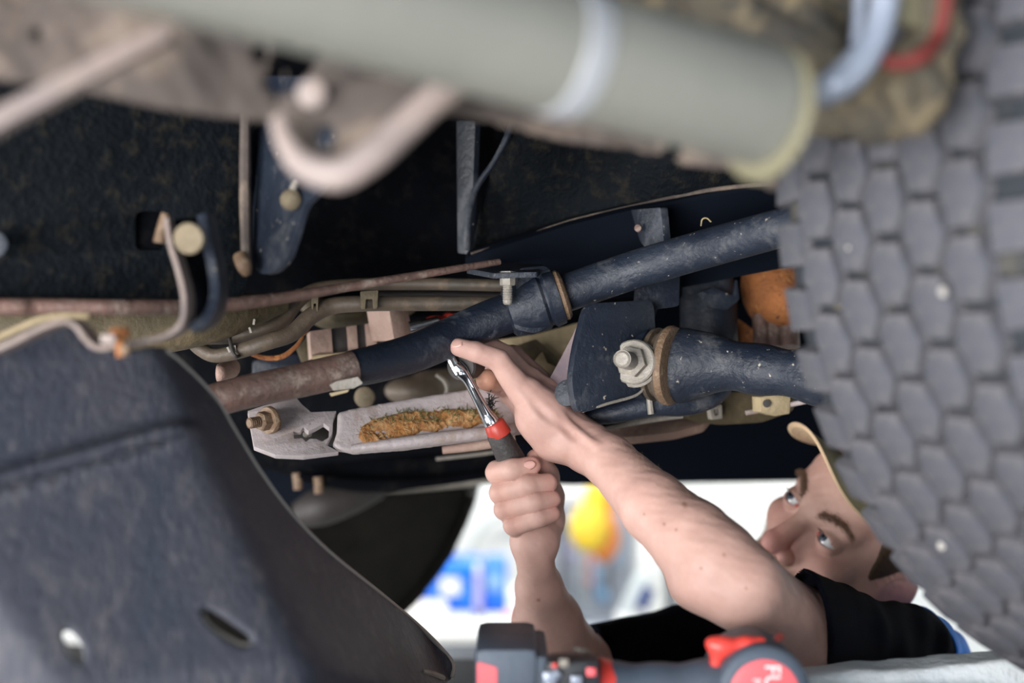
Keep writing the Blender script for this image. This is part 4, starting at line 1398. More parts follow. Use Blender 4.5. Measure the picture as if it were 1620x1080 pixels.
# near hand: back of the hand with tendons, fingers over the bar, thumb below
ops += [
    ('add', chain([(P(893, 686, 1.332), .0220), (P(862, 655, 1.322), .0205), (P(835, 622, 1.318), .0155)], .01), .012),
    ('add', chain([(P(885, 672, 1.345), .0200), (P(862, 630, 1.345), .0165), (P(838, 600, 1.345), .0125)], .01), .012),
    ('add', chain([(P(885, 668, 1.36), .0170), (P(868, 630, 1.37), .0145), (P(858, 606, 1.378), .0115)], .01), .012),
    ('add', cone(P(846, 664, 1.318), P(872, 694, 1.325), .0165, .0190), .014),
    ('add', chain([(P(872, 690, 1.36), .017), (P(838, 650, 1.385), .014), (P(806, 618, 1.392), .0115), (P(791, 606, 1.375), .0112), (P(770, 601, 1.347), .0104)], .004), .006),
    digit([(826, 620, 1.316, .0135), (789, 570, 1.306, .0103), (752, 556, 1.300, .0092), (726, 549, 1.298, .0083)], op_k=.004),
    digit([(832, 602, 1.340, .0125), (800, 562, 1.345, .0098), (776, 548, 1.352, .0092), (758, 556, 1.375, .0085)], op_k=.003),
    digit([(848, 600, 1.362, .0120), (812, 562, 1.372, .0098), (786, 558, 1.39, .0092), (772, 572, 1.405, .0085)], op_k=.003),
    digit([(858, 606, 1.385, .0118), (822, 572, 1.40, .0098), (800, 575, 1.42, .0090), (786, 588, 1.425, .0085)], op_k=.003),
    # tendons raised under the skin, hollow between them
    ('add', chain([(P(830, 603, 1.318), .0024), (P(866, 640, 1.312), .0026), (P(905, 676, 1.307), .0024), (P(945, 706, 1.285), .002)], .001), .006),
    ('add', chain([(P(818, 616, 1.308), .0020), (P(850, 655, 1.303), .0022), (P(905, 697, 1.303), .0018)], .001), .006),
    ('sub', chain([(P(828, 618, 1.2985), .0012), (P(862, 655, 1.2965), .0022), (P(905, 690, 1.2975), .0016)], .001), .006),
    ('add', ell(P(893, 706, 1.312), (.012, .010, .010)), .010),
]
# gripping fist
GR = [
    [(806, 772, 1.382, .0130), (787, 747, 1.340, .0116), (812, 742, 1.318, .0106), (840, 737, 1.324, .0096)],
    [(812, 798, 1.384, .0130), (793, 779, 1.335, .0118), (834, 768, 1.3150, .0108), (866, 764, 1.326, .0101)],
    [(820, 822, 1.380, .0125), (800, 805, 1.332, .0112), (844, 794, 1.3140, .0103), (872, 789, 1.326, .0096)],
    [(830, 842, 1.372, .0118), (813, 831, 1.328, .0102), (850, 819, 1.3150, .0096), (872, 812, 1.324, .0088)],
]
ops += [
    ('add', cone(P(845, 868, 1.346), P(850, 848, 1.352), .0155, .0175), .010),
    ('add', chain([(P(844, 862, 1.352), .0155), (P(815, 812, 1.388), .0125), (P(802, 772, 1.388), .0118)], .01), .010),
    ('add', cone(P(838, 852, 1.350), P(834, 838, 1.372), .018, .013), .010),
    ('add', chain([(P(858, 858, 1.352), .0165), (P(868, 822, 1.372), .0150), (P(870, 785, 1.374), .0130), (P(863, 752, 1.362), .0120), (P(850, 727, 1.346), .0108)], .006), .006),
]
GR = [[(a, b, c, r * (.94 if j else .97)) for j, (a, b, c, r) in enumerate(g)] for g in GR]
for i, g in enumerate(GR):
    ops.append(digit(g, op_k=.0))
    for q in (1,):
        a, b, c, r = g[q]
        ops.append(('add', ell(P(a + (-1 if q == 1 else 0), b, c - .001), (r * .9, r * .95, r * .86)), .003))
# wrist creases
for (x0, y0, x1, y1) in ((822, 848, 862, 846), (826, 857, 866, 856), (832, 843, 850, 862)):
    ops.append(('sub', chain([(P(x0, y0, 1.3250), .0004), (P((x0 + x1) / 2, (y0 + y1) / 2 + 2, 1.3215), .0005), (P(x1, y1, 1.3265), .0004)], .001), .0018))


def skin_post(p, d):
    return d + .00025 * vnoise(p, 260, 21) + .00012 * vnoise(p, 700, 22)


me, pos = sculpt(ops, (-.16, 1.10, EYE.z - .74), (.62, 1.90, EYE.z + .01), .00128, post=skin_post)
# skin tones, with shade painted into the finger creases
q = (pos - v3(HC)) @ RH
ncol = np.zeros((len(pos), 4), np.float32)
base = np.array([.52, .33, .278], np.float32)
ncol[:, :3] = base
ncol[:, 3] = 1


def tint(mask, color):
    m_ = np.clip(mask, 0, 1)[:, None]
    ncol[:, :3] = ncol[:, :3] * (1 - m_) + np.array(color, np.float32) * m_


def ball(c, r, pts=pos):
    d = np.sqrt(((pts - v3(c)) ** 2).sum(-1))
    return np.clip(1.15 - d / r, 0, 1) ** 1.0


blot = vnoise(pos, 45, 31) * .5 + .5
tint(blot * .40, (.56, .33, .29))
tint((vnoise(pos, 110, 32) > .9) * .10, (.42, .22, .16))
tint(ball(HW(0, .106, -.040), .030) * .75, (.56, .22, .20))
tint(ball(HW(.040, .072, -.030), .034) * .45, (.60, .27, .22))
tint(ball(HW(-.040, .072, -.030), .034) * .45, (.60, .27, .22))
for s in (1, -1):
    tint(ball(HW(s * .084, -.010, -.016), .036) * .60, (.80, .36, .33))
    tint(ball(HW(s * .034, .082, -.014), .014) * .25, (.42, .22, .20))
near_head = (q ** 2).sum(-1) < .15 ** 2
head = near_head & (np.abs(q[:, 0]) < .035) & (q[:, 1] > .06) & (np.abs(q[:, 2] + .0705) < .010)
tint(head * .7, (.48, .20, .18))
near_head = (q ** 2).sum(-1) < .15 ** 2
jaw = near_head * np.clip((-.048 - q[:, 2]) / .012, 0, 1) * np.clip((q[:, 1] + .005) / .02, 0, 1) * (q[:, 2] > -.14) * (~head)
tint(jaw * (.35 + .3 * (vnoise(pos, 900, 33) > 0)), (.30, .18, .11))
for g in GR:
    a, b, c, r = g[3]
    tint(ball(P(a, b, c), .013) * .5, (.58, .24, .20))
    a, b, c, r = g[1]
    tint(ball(P(a, b, c - .01), .012) * .35, (.60, .29, .23))
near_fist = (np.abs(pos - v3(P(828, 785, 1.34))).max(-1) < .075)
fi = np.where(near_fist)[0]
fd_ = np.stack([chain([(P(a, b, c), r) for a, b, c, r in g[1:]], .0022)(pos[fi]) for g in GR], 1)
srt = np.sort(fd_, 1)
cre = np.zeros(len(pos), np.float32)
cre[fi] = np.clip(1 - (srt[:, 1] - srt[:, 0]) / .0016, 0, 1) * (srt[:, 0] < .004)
tint(cre * .75, (.27, .11, .085))  # redder skin creases, darkened to paint the shade between fingers
tint(ball(P(852, 722, 1.35), .020) * .6, (.52, .20, .14))
tint(ball(P(722, 550, 1.31), .012) * .6, (.60, .22, .19))
tint(ball(P(768, 601, 1.345), .018) * .85, (.52, .23, .12))
mole = [(1045, 822, 1.21, .0014), (1070, 838, 1.17, .0012), (1018, 812, 1.21, .0010), (852, 949, 1.352, .0020), (1220, 880, 1.17, .0015), (1110, 900, 1.145, .0014), (1148, 880, 1.14, .0014), (1080, 795, 1.20, .0024), (1180, 930, 1.14, .0013)]
for a, b, c, r in mole:
    dd = np.sqrt(((pos[:, 0] - P(a, b, c).x) ** 2 + (pos[:, 2] - P(a, b, c).z) ** 2)) / r
    tint(np.clip(1.3 - dd, 0, 1) * (pos[:, 1] < c + .03) * .75, (.24, .11, .07))
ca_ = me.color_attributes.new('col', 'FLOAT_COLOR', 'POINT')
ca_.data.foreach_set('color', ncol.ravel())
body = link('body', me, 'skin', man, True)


def tmesh(ops_, lo, hi, h, name, m, parent=body, label=None, post=None):
    me, ps = sculpt(ops_, lo, hi, h, post=post)
    return link(name, me, m, parent, True, label), ps


# eyes
look = (P(700, 480, 1.25) - HC).normalized()
for sx in (1, -1):
    c = HW(sx * .0325, .0735, 0)
    dirv = (hf * 1.0 + hr * .02 + hu * .34 + hr * (-.20)).normalized() if sx == 1 else (hf * 1.0 + hu * .34 + hr * (-.20)).normalized()
    dirv = (hf + hu * .20 + hr * .22).normalized()
    e = lathe('eyeball', [(-.0128, .0001)] + [(-math.cos(t) * EYR, math.sin(t) * EYR) for t in np.linspace(.2, PI - .02, 18)], c, dirv, 'eyew', body, 24)
    a = .47
    # iris and pupil sit as thin caps on the ball
    bm = bmesh.new()
    add_lathe(bm, [(math.cos(t) * EYR * 1.012, math.sin(t) * EYR * 1.012) for t in np.linspace(a, .001, 6)], c, dirv, 24)
    link('iris', bm_mesh(bm), 'iris', e, True)
    bm = bmesh.new()
    add_lathe(bm, [(math.cos(t) * EYR * 1.02, math.sin(t) * EYR * 1.02) for t in np.linspace(.20, .001, 5)], c, dirv, 20)
    link('pupil', bm_mesh(bm), 'pupil', e, True)
    cc = c + (hf * .0085 - hr * sx * .0105 - hu * .001)
    me2, _ = sculpt([('add', ell(cc, (.003, .003, .0024)), 0)], cc - Vector((.006,) * 3), cc + Vector((.006,) * 3), .0008)
    link('tear_duct', me2, 'eyered', e, True)


def on_skin(pts):
    """nearest skin vertices (and their outward normals) for points given in world space"""
    pts = np.asarray(pts, np.float32)
    cz = pos[(np.abs(pos - v3(HC)).max(-1) < .16)]
    out = []
    for p in pts:
        out.append(cz[((cz - p) ** 2).sum(-1).argmin()])
    return np.array(out)


R3n = np.random.default_rng(9)
# eyebrows
for sx in (1, -1):
    pts, dr = [], []
    for k in range(430):
        t = R3n.uniform(0, 1)
        x = .012 + t * .040
        z = .0165 + .0105 * math.sin(min(1, t * 1.25) * PI * .62) - .012 * max(0, t - .65) + R3n.normal() * .0026 * (1.1 - .5 * t)
        pts.append(HW(sx * x, .092 - t * .018, z))
        dr.append(hr * sx * (.9) + hu * R3n.uniform(-.1, .55) * (1 - t) + hf * .22 + hu * (-.25) * t)
    rt = on_skin([list(p) for p in pts])
    strands('eyebrow', rt, [list(d) for d in dr], .0072, .00024, 'brow', body, seed=12 + sx)
# lashes
for sx in (1, -1):
    pts, dr = [], []
    for k in range(46):
        x = R3n.uniform(-.0128, .0128)
        hz = .0058 * (1 - (x / .0142) ** 2)
        pts.append(list(HW(sx * .0325 + x, .0735 + math.sqrt(max(0, (EYR + .0022) ** 2 - x * x - hz * hz)), hz)))
        dr.append(list(hf * .9 + hu * .45 + hr * x * 30))
    strands('eyelashes', pts, dr, .0062, .00016, 'hair', body, seed=20 + sx)
# beard stubble
sel = np.where(near_head & (q[:, 2] < -.046) & (q[:, 2] > -.125) & (q[:, 1] > .0) & (np.abs(q[:, 0]) < .07) & ~((np.abs(q[:, 2] + .0705) < .009) & (np.abs(q[:, 0]) < .022)))[0]
if len(sel):
    sel = R3n.choice(sel, min(2600, len(sel)))
    rt = pos[sel]
    nd = q[sel].copy()
    nd[:, 2] = nd[:, 2] * .3 - .05
    strands('beard_stubble', rt, nd @ RH.T, .0042, .00017, 'stubble', body, bend=list(hu * -.5), seed=31)
# forearm hair along the outline
fa = []
fd = []
for k in range(420):
    t = R3n.uniform(0, 1)
    i = 2 + int(t * 3.99)
    a, b = arm_n[i], arm_n[min(i + 1, len(arm_n) - 1)]
    w = R3n.uniform()
    c = a[0].lerp(b[0], w)
    r = a[1] + (b[1] - a[1]) * w
    ax = (b[0] - a[0]).normalized()
    al = R3n.uniform(-.4, 1.0)
    n_ = (Vector((0, 0, 1)) * math.cos(al) + Vector((0, -1, 0)) * math.sin(al))
    n_ = (n_ - ax * n_.dot(ax)).normalized()
    fa.append(list(c + n_ * (r - .0030)))
    fd.append(list(n_ * .55 - ax * .9 + Vector((0, 0, 1)) * R3n.uniform(-.2, .3)))
strands('arm_hair', fa, fd, .0095, .00011, 'armhair', body, seed=41)
# hair of the head: short cropped cap of hair with strands on it
def hairline(p):
    qq = (p - v3(HC)) @ RH
    x, y, z = np.abs(qq[..., 0]), qq[..., 1], qq[..., 2]
    side = y - (.026 + .30 * np.clip(z + .02, -.1, .06))          # in front of the ear the hair stops here
    low = (-.034 - .55 * np.clip(.0 - y, 0, .1) - z)               # nape and sideburn end
    return np.maximum(np.maximum(side, low), -(x - .0) * .0 - 1)


hops = [('add', hell((0, -.016, .036), (.0772, .0985, .088)), 0), ('add', hell((0, .018, -.036), (.0655, .070, .078)), .025), ('int', hairline, .006)]
me, hp = sculpt(hops, HC - Vector((.16,) * 3), HC + Vector((.16,) * 3), .003)
hair = link('hair', me, 'hair', body, True)
sel = R3n.choice(len(hp), 5200)
hq = (hp[sel] - v3(HC)) @ RH
nd = hq.copy()
nd[:, 1] -= .10
nd[:, 2] -= .07
strands('hair_strands', hp[sel], nd @ RH.T, .013, .00022, 'hair', hair, bend=list(-hf * .2), seed=51)

# fingernails
def nail(c, out, along, w, l, name='fingernail'):
    out = Vector(out).normalized()
    along = Vector(along)
    along = (along - out * along.dot(out)).normalized()
    side = out.cross(along)
    bm = bmesh.new()
    rows = []
    for i in range(7):
        v = -1 + 2 * i / 6
        row = []
        for j in range(7):
            u = -1 + 2 * j / 6
            ww = w * math.sqrt(max(.06, 1 - max(0, v) ** 2 * .75 - max(0, -v) ** 2 * .5))
            row.append(bm.verts.new(Vector(c) + along * (v * l) + side * (u * ww) - out * (u * u * w * .42)))
        rows.append(row)
    for i in range(6):
        for j in range(6):
            bm.faces.new((rows[i][j], rows[i][j + 1], rows[i + 1][j + 1], rows[i + 1][j]))
    bmesh.ops.recalc_face_normals(bm, faces=bm.faces)
    r = bmesh.ops.solidify(bm, geom=bm.faces[:], thickness=.0006)
    return link(name, bm_mesh(bm), 'nail', body, True)


nail(P(837.5, 735.5, 1.3125), Vector((.12, -1, .12)), P(850, 733, 1.33) - P(815, 741, 1.315), .0044, .0058)
nail(P(722, 543, 1.2925), Vector((-.3, -.5, .85)), Vector((-1, .0, .15)), .0042, .0055)

# ------------------------------------------------------------------ shirt
hemP = P(1293, 1000, 1.235)


def cutplane(o, n):
    o, n = v3(o), v3(Vector(n).normalized())
    return lambda p: -((p - o) @ n)


def rcone(a, b, ra, rb, o, n):
    f = cone(a, b, ra, rb)
    g = cutplane(o, n)
    return lambda p: smax(f(p), g(p), .003)


def sleeve_n(p):
    d = cone(P(1240, 970, 1.22), P(1310, 1008, 1.295), .0435, .0485)(p)
    d = smin(d, cone(P(1310, 1008, 1.295), shoulder_n, .0490, .0530)(p), .006)
    d = smax(d, cutplane(hemP, (1, .12, .22))(p), .002)
    inner = smax(cone(P(1200, 950, 1.20), P(1320, 1012, 1.30), .0395, .0430)(p), (p - v3(hemP)) @ v3(Vector((1, .12, .22)).normalized()) - .012, .001)
    return smax(d, -inner, .002)


f_el, f_sh = P(925, 1065, 1.53), shoulder_f
f_mid = P(1080, 1040, 1.63)


def sleeve_f(p):
    d = cone(f_el, f_mid, .0500, .0575)(p)
    d = smin(d, cone(f_mid, f_sh, .0575, .066)(p), .01)
    d = smax(d, cutplane(P(946, 1030, 1.545), (1, .3, .22))(p), .002)
    inner = smax(cone(f_el, f_mid, .0425, .045)(p), (p - v3(P(946, 1030, 1.545))) @ v3(Vector((1, .3, .22)).normalized()) - .010, .001)
    return smax(d, -inner, .002)


back = Vector((.47, 1.55, EYE.z - .44))
shirt_ops = [
    ('add', sleeve_n, 0), ('add', sleeve_f, .0),
    ('add', cone(shoulder_n + Vector((.01, .02, -.010)), shoulder_f + Vector((.03, -.03, -.025)), .053, .056), .02),
    ('add', ell((.400, 1.52, EYE.z - .46), (.105, .16, .17)), .03),
    ('add', cone((.41, 1.55, EYE.z - .47), (.47, 1.62, EYE.z - .66), .13, .125), .06),
    ('add', cone(P(1455, 1018, 1.46), P(1475, 1060, 1.50), .032, .040), .035),
    ('sub', cone(HW(0, .0, .02), neck_b + Vector((0, 0, .02)), .066, .062), .012),
]


def folds(p, d):
    w = .0022 * np.sin((p[..., 0] * 75 + p[..., 2] * 95 + p[..., 1] * 30) + 1.6 * vnoise(p, 22, 3))
    w2 = .0012 * np.sin((p[..., 0] * 190 - p[..., 2] * 60) + 2 * vnoise(p, 30, 7))
    calm = np.clip((p[..., 0] - .285) / .05, .15, 1)
    return d + (w + w2) * calm


me, sp_ = sculpt(shirt_ops, (.05, 1.15, EYE.z - .80), (.66, 1.95, EYE.z - .16), .0028, post=folds)
shirt = link('shirt', me, 'shirt', body, True)


def slab(o, n, w):
    o, n = v3(o), v3(Vector(n).normalized())
    return lambda p: np.abs((p - o) @ n) - w


# blue yoke panel running down the back of the shirt
A_, B_ = P(1452, 962, 1.46), P(1525, 1058, 1.52)


def edge_sdf(p):
    d = np.full(p.shape[:-1], 1e3, np.float32)
    for op, f, k in shirt_ops:
        g = f(p)
        d = smin(d, g, k) if op == 'add' else smax(d, -g, k)
    return folds(p, d)


tan_ = (B_ - A_).normalized()
nn = tan_.cross(Vector((0, 1, 0))).normalized()
nn = nn if nn.x > 0 else -nn
bops = [('add', edge_sdf, 0)]


def strip(p):
    # follows the outline of the back: the outermost centimetre and a half seen from the side
    o, n = v3(A_), v3(nn)
    t = (p - o) @ v3(tan_)
    bow = .010 * np.clip(1 - ((t - .05) / .06) ** 2, -1, 1)
    return np.maximum(-((p - o) @ n - bow + .026), -(t + .004))


bops.append(('int', strip, .0))
me, _ = sculpt([('add', lambda p: edge_sdf(p) - .0012, 0), ('int', strip, 0)], (.36, 1.28, EYE.z - .46), (.60, 1.80, EYE.z - .20), .0024)
link('shirt_yoke', me, 'blue_band', shirt, True, label='bright blue panel down the back of the shirt')
# trousers and boots carry the figure down to the floor
hip = Vector((.50, 1.64, .78))
tops = [('add', cone((.47, 1.62, EYE.z - .64), hip, .13, .135), 0),
        ('add', chain([(hip + Vector((.0, -.09, -.02)), .095), (Vector((.30, 1.50, .50)), .068), (Vector((.46, 1.50, .10)), .055)], .03), .04),
        ('add', chain([(hip + Vector((.0, .09, -.02)), .095), (Vector((.34, 1.80, .48)), .068), (Vector((.52, 1.82, .10)), .055)], .03), .04)]
tmesh(tops, (.1, 1.2, .02), (.75, 2.1, 1.05), .008, 'trousers', 'jeans')
for (x, y) in ((.46, 1.50), (.52, 1.82)):
    tmesh([('add', cone((x, y, .12), (x, y, .05), .055, .05), 0), ('add', cone((x, y, .045), (x - .17, y - .01, .035), .045, .038), .03), ('int', cutplane((0, 0, 0), (0, 0, 1)), .004)], (x - .3, y - .1, -.01), (x + .1, y + .1, .2), .006, 'boot', 'boot')

# ------------------------------------------------------------------ cap
cap = empty('cap', HW(0, .06, .09), body)
capell = hell((0, -.014, .040), (.082, .103, .094))
capin = hell((0, -.014, .040), (.079, .100, .091))


def capcut(p):
    qq = (p - v3(HC)) @ RH
    return (.052 + .10 * np.clip(qq[..., 1], -.1, .12)) - qq[..., 2]


me, _ = sculpt([('add', capell, 0), ('sub', capin, .0), ('int', capcut, .001)], HC - Vector((.18,) * 3), HC + Vector((.18,) * 3), .0025)
link('cap_crown', me, 'cap_top', cap, True)
me, _ = sculpt([('add', hell((0, -.014, .135), (.007, .007, .004)), 0)], HW(0, -.014, .135) - Vector((.01,) * 3), HW(0, -.014, .135) + Vector((.01,) * 3), .0015)
link('cap_button', me, 'cap_top', cap, True)


def brim_pt(a, s):
    """a across -1..1, s outwards 0..1"""
    th = a * 1.12
    x0, y0 = .081 * math.sin(th), -.014 + .101 * math.cos(th)
    ext = .082 * (1 - abs(a) ** 3.2) ** .75
    x = x0 * (1 + .02 * s)
    y = y0 + ext * s
    z = .074 + .06 * (y0 - .05) + .020 * s * ext / .082 - (3.6 + 6.5 * s * ext / .082) * x * x
    return HW(x, y, z)


def brim_surface(lift, name, m):
    bm = bmesh.new()
    na, ns = 40, 10
    g = [[bm.verts.new(brim_pt(-1 + 2 * i / na, j / ns) + hu * lift) for j in range(ns + 1)] for i in range(na + 1)]
    for i in range(na):
        for j in range(ns):
            try:
                bm.faces.new((g[i][j], g[i + 1][j], g[i + 1][j + 1], g[i][j + 1]))
            except ValueError:
                pass
    bmesh.ops.recalc_face_normals(bm, faces=bm.faces)
    bmesh.ops.solidify(bm, geom=bm.faces[:], thickness=.0014)
    return link(name, bm_mesh(bm), m, cap, True)


brim_surface(.0016, 'brim_top', 'cap_top')
bu = brim_surface(0, 'brim_underside', 'cap_under')
bu['label'] = 'tan underside of the cap brim'
tube('brim_edge', [(brim_pt(-1 + 2 * i / 30, 1.0) + hu * .0008, .0016) for i in range(31)], 'cap_under', cap, seg=8, n=2)
for s_ in (.55, .75, .9):
    tube('brim_stitching', [(brim_pt((-1 + 2 * i / 24) * (.90 - .0 * s_), s_) - hu * .0016, .0004) for i in range(25)], 'tan_cast', cap, seg=6, n=2)

# ------------------------------------------------------------------ ratchet in the man's hands
rt_ = empty('ratchet_wrench', P(800, 720, 1.335))
prop(rt_, 'chrome ratchet wrench with grey handle and red collar gripped in the man\'s fist', 'wrench')
rA, rB = P(727, 590, 1.318), P(846, 822, 1.352)
rd_ = (rB - rA).normalized()
rs = Vector((rd_.z, 0, -rd_.x)).normalized()      # sideways in the picture
if rs.x < 0: rs = -rs
neckA, neckB = P(744, 608, 1.320), P(776, 668, 1.326)
tube('wrench_neck', [(P(720, 577, 1.318), .0062), (P(730, 588, 1.318), .0068), (P(741, 603, 1.320), .0047), (P(757, 633, 1.323), .0050), (P(769, 655, 1.326), .0060), (P(776, 666, 1.327), .0074), (P(781, 675, 1.328), .0074)], 'chrome', rt_, seg=20, n=5, flat=.8)
tube('neck_groove', [(P(748, 614, 1.3135), .0013), (P(759, 636, 1.3160), .0016), (P(769, 656, 1.3175), .0013)], 'steel_dark', rt_, seg=8, n=4)
hd = empty('ratchet_head', P(728, 582, 1.32), rt_)
hx = frame(Vector((.1, 1, .35)), (rs.x, rs.y, rs.z))
lathe('head_body', [(-.014, .0128), (-.012, .0145), (.012, .0145), (.016, .0125)], P(738, 577, 1.336), (.35, .93, .1), 'cast_dark', hd, 40)
box('head_fork', P(719, 577, 1.3195), (.0085, .012, .022), 'chrome', hd, rot=Matrix.Rotation(math.atan2(rd_.x, -rd_.z) * -1, 3, 'Y'), bev=.002)
box('fork_slot', P(716, 573, 1.3128), (.0024, .002, .009), 'cast_dark', hd, rot=Matrix.Rotation(math.atan2(rd_.x, -rd_.z) * -1, 3, 'Y'), bev=.0004)
lathe('fork_pin', [(0, .0026), (.0016, .0026), (.002, .0018)], P(731, 590, 1.3135), (0, -1, 0), 'chrome', hd, 14)
hdl = lathe('wrench_handle', [(0, .0098), (.002, .0108), (.012, .0116), (.030, .0132), (.060, .0128), (.070, .0112), (.078, .0100), (.080, .006)], P(786, 683, 1.330), rd_, 'grip', rt_, 28)
lathe('red_collar', [(-.003, .0088), (-.002, .0098), (.004, .0108), (.0100, .0114), (.0112, .0112)], P(783, 672, 1.3285), rd_, 'red', rt_, 28, label='red collar below the chrome neck')
lathe('handle_end', [(.079, .0090), (.083, .0090), (.085, .007), (.086, .002)], P(786, 683, 1.330), rd_, 'red', rt_, 24)

# ------------------------------------------------------------------ tool cart, driver, cloth
CT = EYE.z - .300
cart = empty('tool_cart', (.05, .98, 0.0))
prop(cart, 'grey rolling tool cart carrying the cordless driver and white cloth', 'tool cart')
box('cart_top', (.08, .965, CT - .012), (1.0, .53, .024), 'cart', cart, bev=.004)
box('cart_cabinet', (.08, .965, .68), (.96, .50, 1.09), 'cart', cart, bev=.01)
for k in range(5):
    f = box('cart_drawer', (.08, .711, .27 + k * .2), (.90, .014, .185), 'dark_metal', cart, bev=.004)
    box('drawer_handle', (.08, .697, .335 + k * .2), (.60, .016, .018), 'grey_metal', f, bev=.004)
for sx in (-.36, .52):
    for sy in (.78, 1.15):
        bm = bmesh.new()
        add_lathe(bm, [(-.015, .045), (-.012, .05), (.012, .05), (.015, .045)], (sx, sy, .05), (1, 0, 0), 24)
        add_box(bm, (sx, sy, .11), (.05, .05, .06), None, .003)
        link('caster', bm_mesh(bm), 'dark_metal', cart, 'auto')

# folded white cloth at the back right of the cart
def clothf(p):
    n = .004 * vnoise(p, 28, 61) + .0018 * vnoise(p, 90, 62)
    c = v3((.42, 1.165, CT + .007))
    qd = np.abs(p - c) - np.array((.165, .045, .005), np.float32)
    x = p[..., 0]
    rise = .0
    o = np.sqrt((np.maximum(qd, 0) ** 2).sum(-1)) + np.minimum(qd.max(-1), 0) - .004
    return o + n * .8


def cl2(p):
    c = v3((.375, 1.195, CT + .0115))
    qq = p - c
    zz = qq[..., 2] - .085 * np.clip((qq[..., 0] + .13), 0, .22)
    qd = np.abs(np.stack([qq[..., 0], qq[..., 1], zz], -1)) - np.array((.15, .018, .0085), np.float32)
    o = np.sqrt((np.maximum(qd, 0) ** 2).sum(-1)) + np.minimum(qd.max(-1), 0) - .003
    return o + .0022 * vnoise(p, 60, 66) + .001 * vnoise(p, 160, 67)


me, _ = sculpt([('add', clothf, 0), ('add', cl2, .008), ('int', cutplane((0, 0, CT + .0006), (0, 0, 1)), .0)], (.18, 1.09, CT - .01), (.64, 1.26, CT + .07), .003)
prop(link('shop_cloth', me, 'white_cloth', None, True), 'crumpled white shop cloth on the cart below the tyre', 'cloth')

# cordless driver lying on its side
dr = empty('cordless_driver', P(1000, 1160, 1.05))
prop(dr, 'red and grey cordless driver lying on its side in the foreground', 'power tool')
D0 = 1.05
hc_ = P(1203, 1090, D0)
sc_ = D0 / FPX
lathe('motor_housing', [(0, .0340), (.004, .0352), (.03, .0350), (.075, .034), (.085, .030)], hc_ + Vector((0, -.012, 0)), (0, 1, 0), 'drill_grey', dr, 48)
rc_ = lathe('rear_cap', [(-.006, .0262), (-.0075, .0255), (-.0085, .022), (-.0088, .001)], hc_ + Vector((0, -.010, 0)), (0, 1, 0), 'drill_label', dr, 44, label='red round rear cap with white lettering')
lathe('cap_ring', [(0, .0262), (.0, .0335), (-.003, .0330), (-.0055, .0290), (-.0060, .0265)], hc_ + Vector((0, -.011, 0)), (0, 1, 0), 'drill_grey', dr, 44)


def lettering(text, size, loc, rot, m, parent, depth=.0004, name='lettering'):
    cu = bpy.data.curves.new('t', 'FONT')
    cu.body = text
    cu.size = size
    cu.extrude = depth
    cu.align_x = 'CENTER'
    cu.align_y = 'CENTER'
    tmp = bpy.data.objects.new('t', cu)
    COL.objects.link(tmp)
    bpy.context.view_layer.update()
    me = bpy.data.meshes.new_from_object(tmp.evaluated_get(bpy.context.evaluated_depsgraph_get()))
    bpy.data.objects.remove(tmp)
    me.transform(Matrix.Translation(loc) @ rot.to_4x4())
    me.materials.clear()
    return link(name, me, m, parent, False)


rot_read = Matrix.Rotation(PI / 2, 3, 'X')
rot90 = rot_read @ Matrix.Rotation(-PI / 2, 3, 'Z')
lettering('FUEL', .0165, hc_ + Vector((.0050, -.0192, .0050)), rot90, 'white_print', rc_)
lettering('M18', .0085, hc_ + Vector((-.0062, -.0192, .0050)), rot90, 'white_print', rc_)
# handle, ring, battery
me, _ = sculpt([('add', chain([(P(1170, 1092, D0 + .010), .024), (P(1120, 1094, D0 + .008), .0215), (P(1040, 1100, D0 + .008), .0215), (P(960, 1098, D0 + .008), .0225), (P(880, 1098, D0 + .008), .026)], .012), 0)],
               P(840, 1180, D0 - .05), P(1210, 1020, D0 + .07), .0028)
link('handle_grip', me, 'drill_grey', dr, True)
hax = Vector((1, 0, 0))
lathe('handle_ring', [(-.0075, .0245), (-.006, .0265), (.006, .0265), (.0075, .0245)], P(950, 1098, D0 + .008), Vector((1, 0, -.25)), 'drill_red', dr, 32, label='red band around the handle')
me, _ = sculpt([('add', chain([(P(1126, 1018, D0 + .0), .005), (P(1146, 1022, D0 + .0), .0062), (P(1180, 1019, D0 + .002), .0055), (P(1205, 1014, D0 + .004), .0035)], .005), 0),
                ('add', chain([(P(1136, 1022, D0), .0055), (P(1132, 1050, D0), .0045)], .004), .006)], P(1100, 1070, D0 - .03), P(1230, 990, D0 + .03), .0018)
link('trigger_trim', me, 'drill_red', dr, True)
lathe('mode_button', [(0, .003), (.004, .0028)], P(1231, 1009, D0 - .006), (.3, -1, .6), 'redwire', dr, 12)
box('trigger_foot', P(905, 1070, D0 - .012), (.040, .03, .03), 'drill_black', dr, bev=.006)
tube('bit_shank', TP([(884, 1062, 1.02, .004), (872, 1074, 1.02, .0045), (868, 1090, 1.02, .005)]), 'hose', dr, seg=12)
for (x, y, m_, w) in ((877, 1052, 'drill_red', 8), (892, 1048, 'zinc', 14), (870, 1072, 'hose', 20), (912, 1076, 'hose', 16), (935, 1062, 'drill_label', 14)):
    box('indicator_light', P(x, y, 1.017), (w * sc_, .004, w * sc_ * .9), m_, dr, bev=.001)
bat = empty('battery_pack', P(802, 1100, D0), dr)
bz0, bz1 = CT + .0005, EYE.z - (1018 - 540) / FPX * D0
bx0, bx1 = P(752, 1100, D0).x, P(850, 1100, D0).x
box('battery_shell', ((bx0 + bx1) / 2, D0 + .035, (bz0 + bz1) / 2), (bx1 - bx0, .105, bz1 - bz0), 'drill_grey', bat, bev=.007)
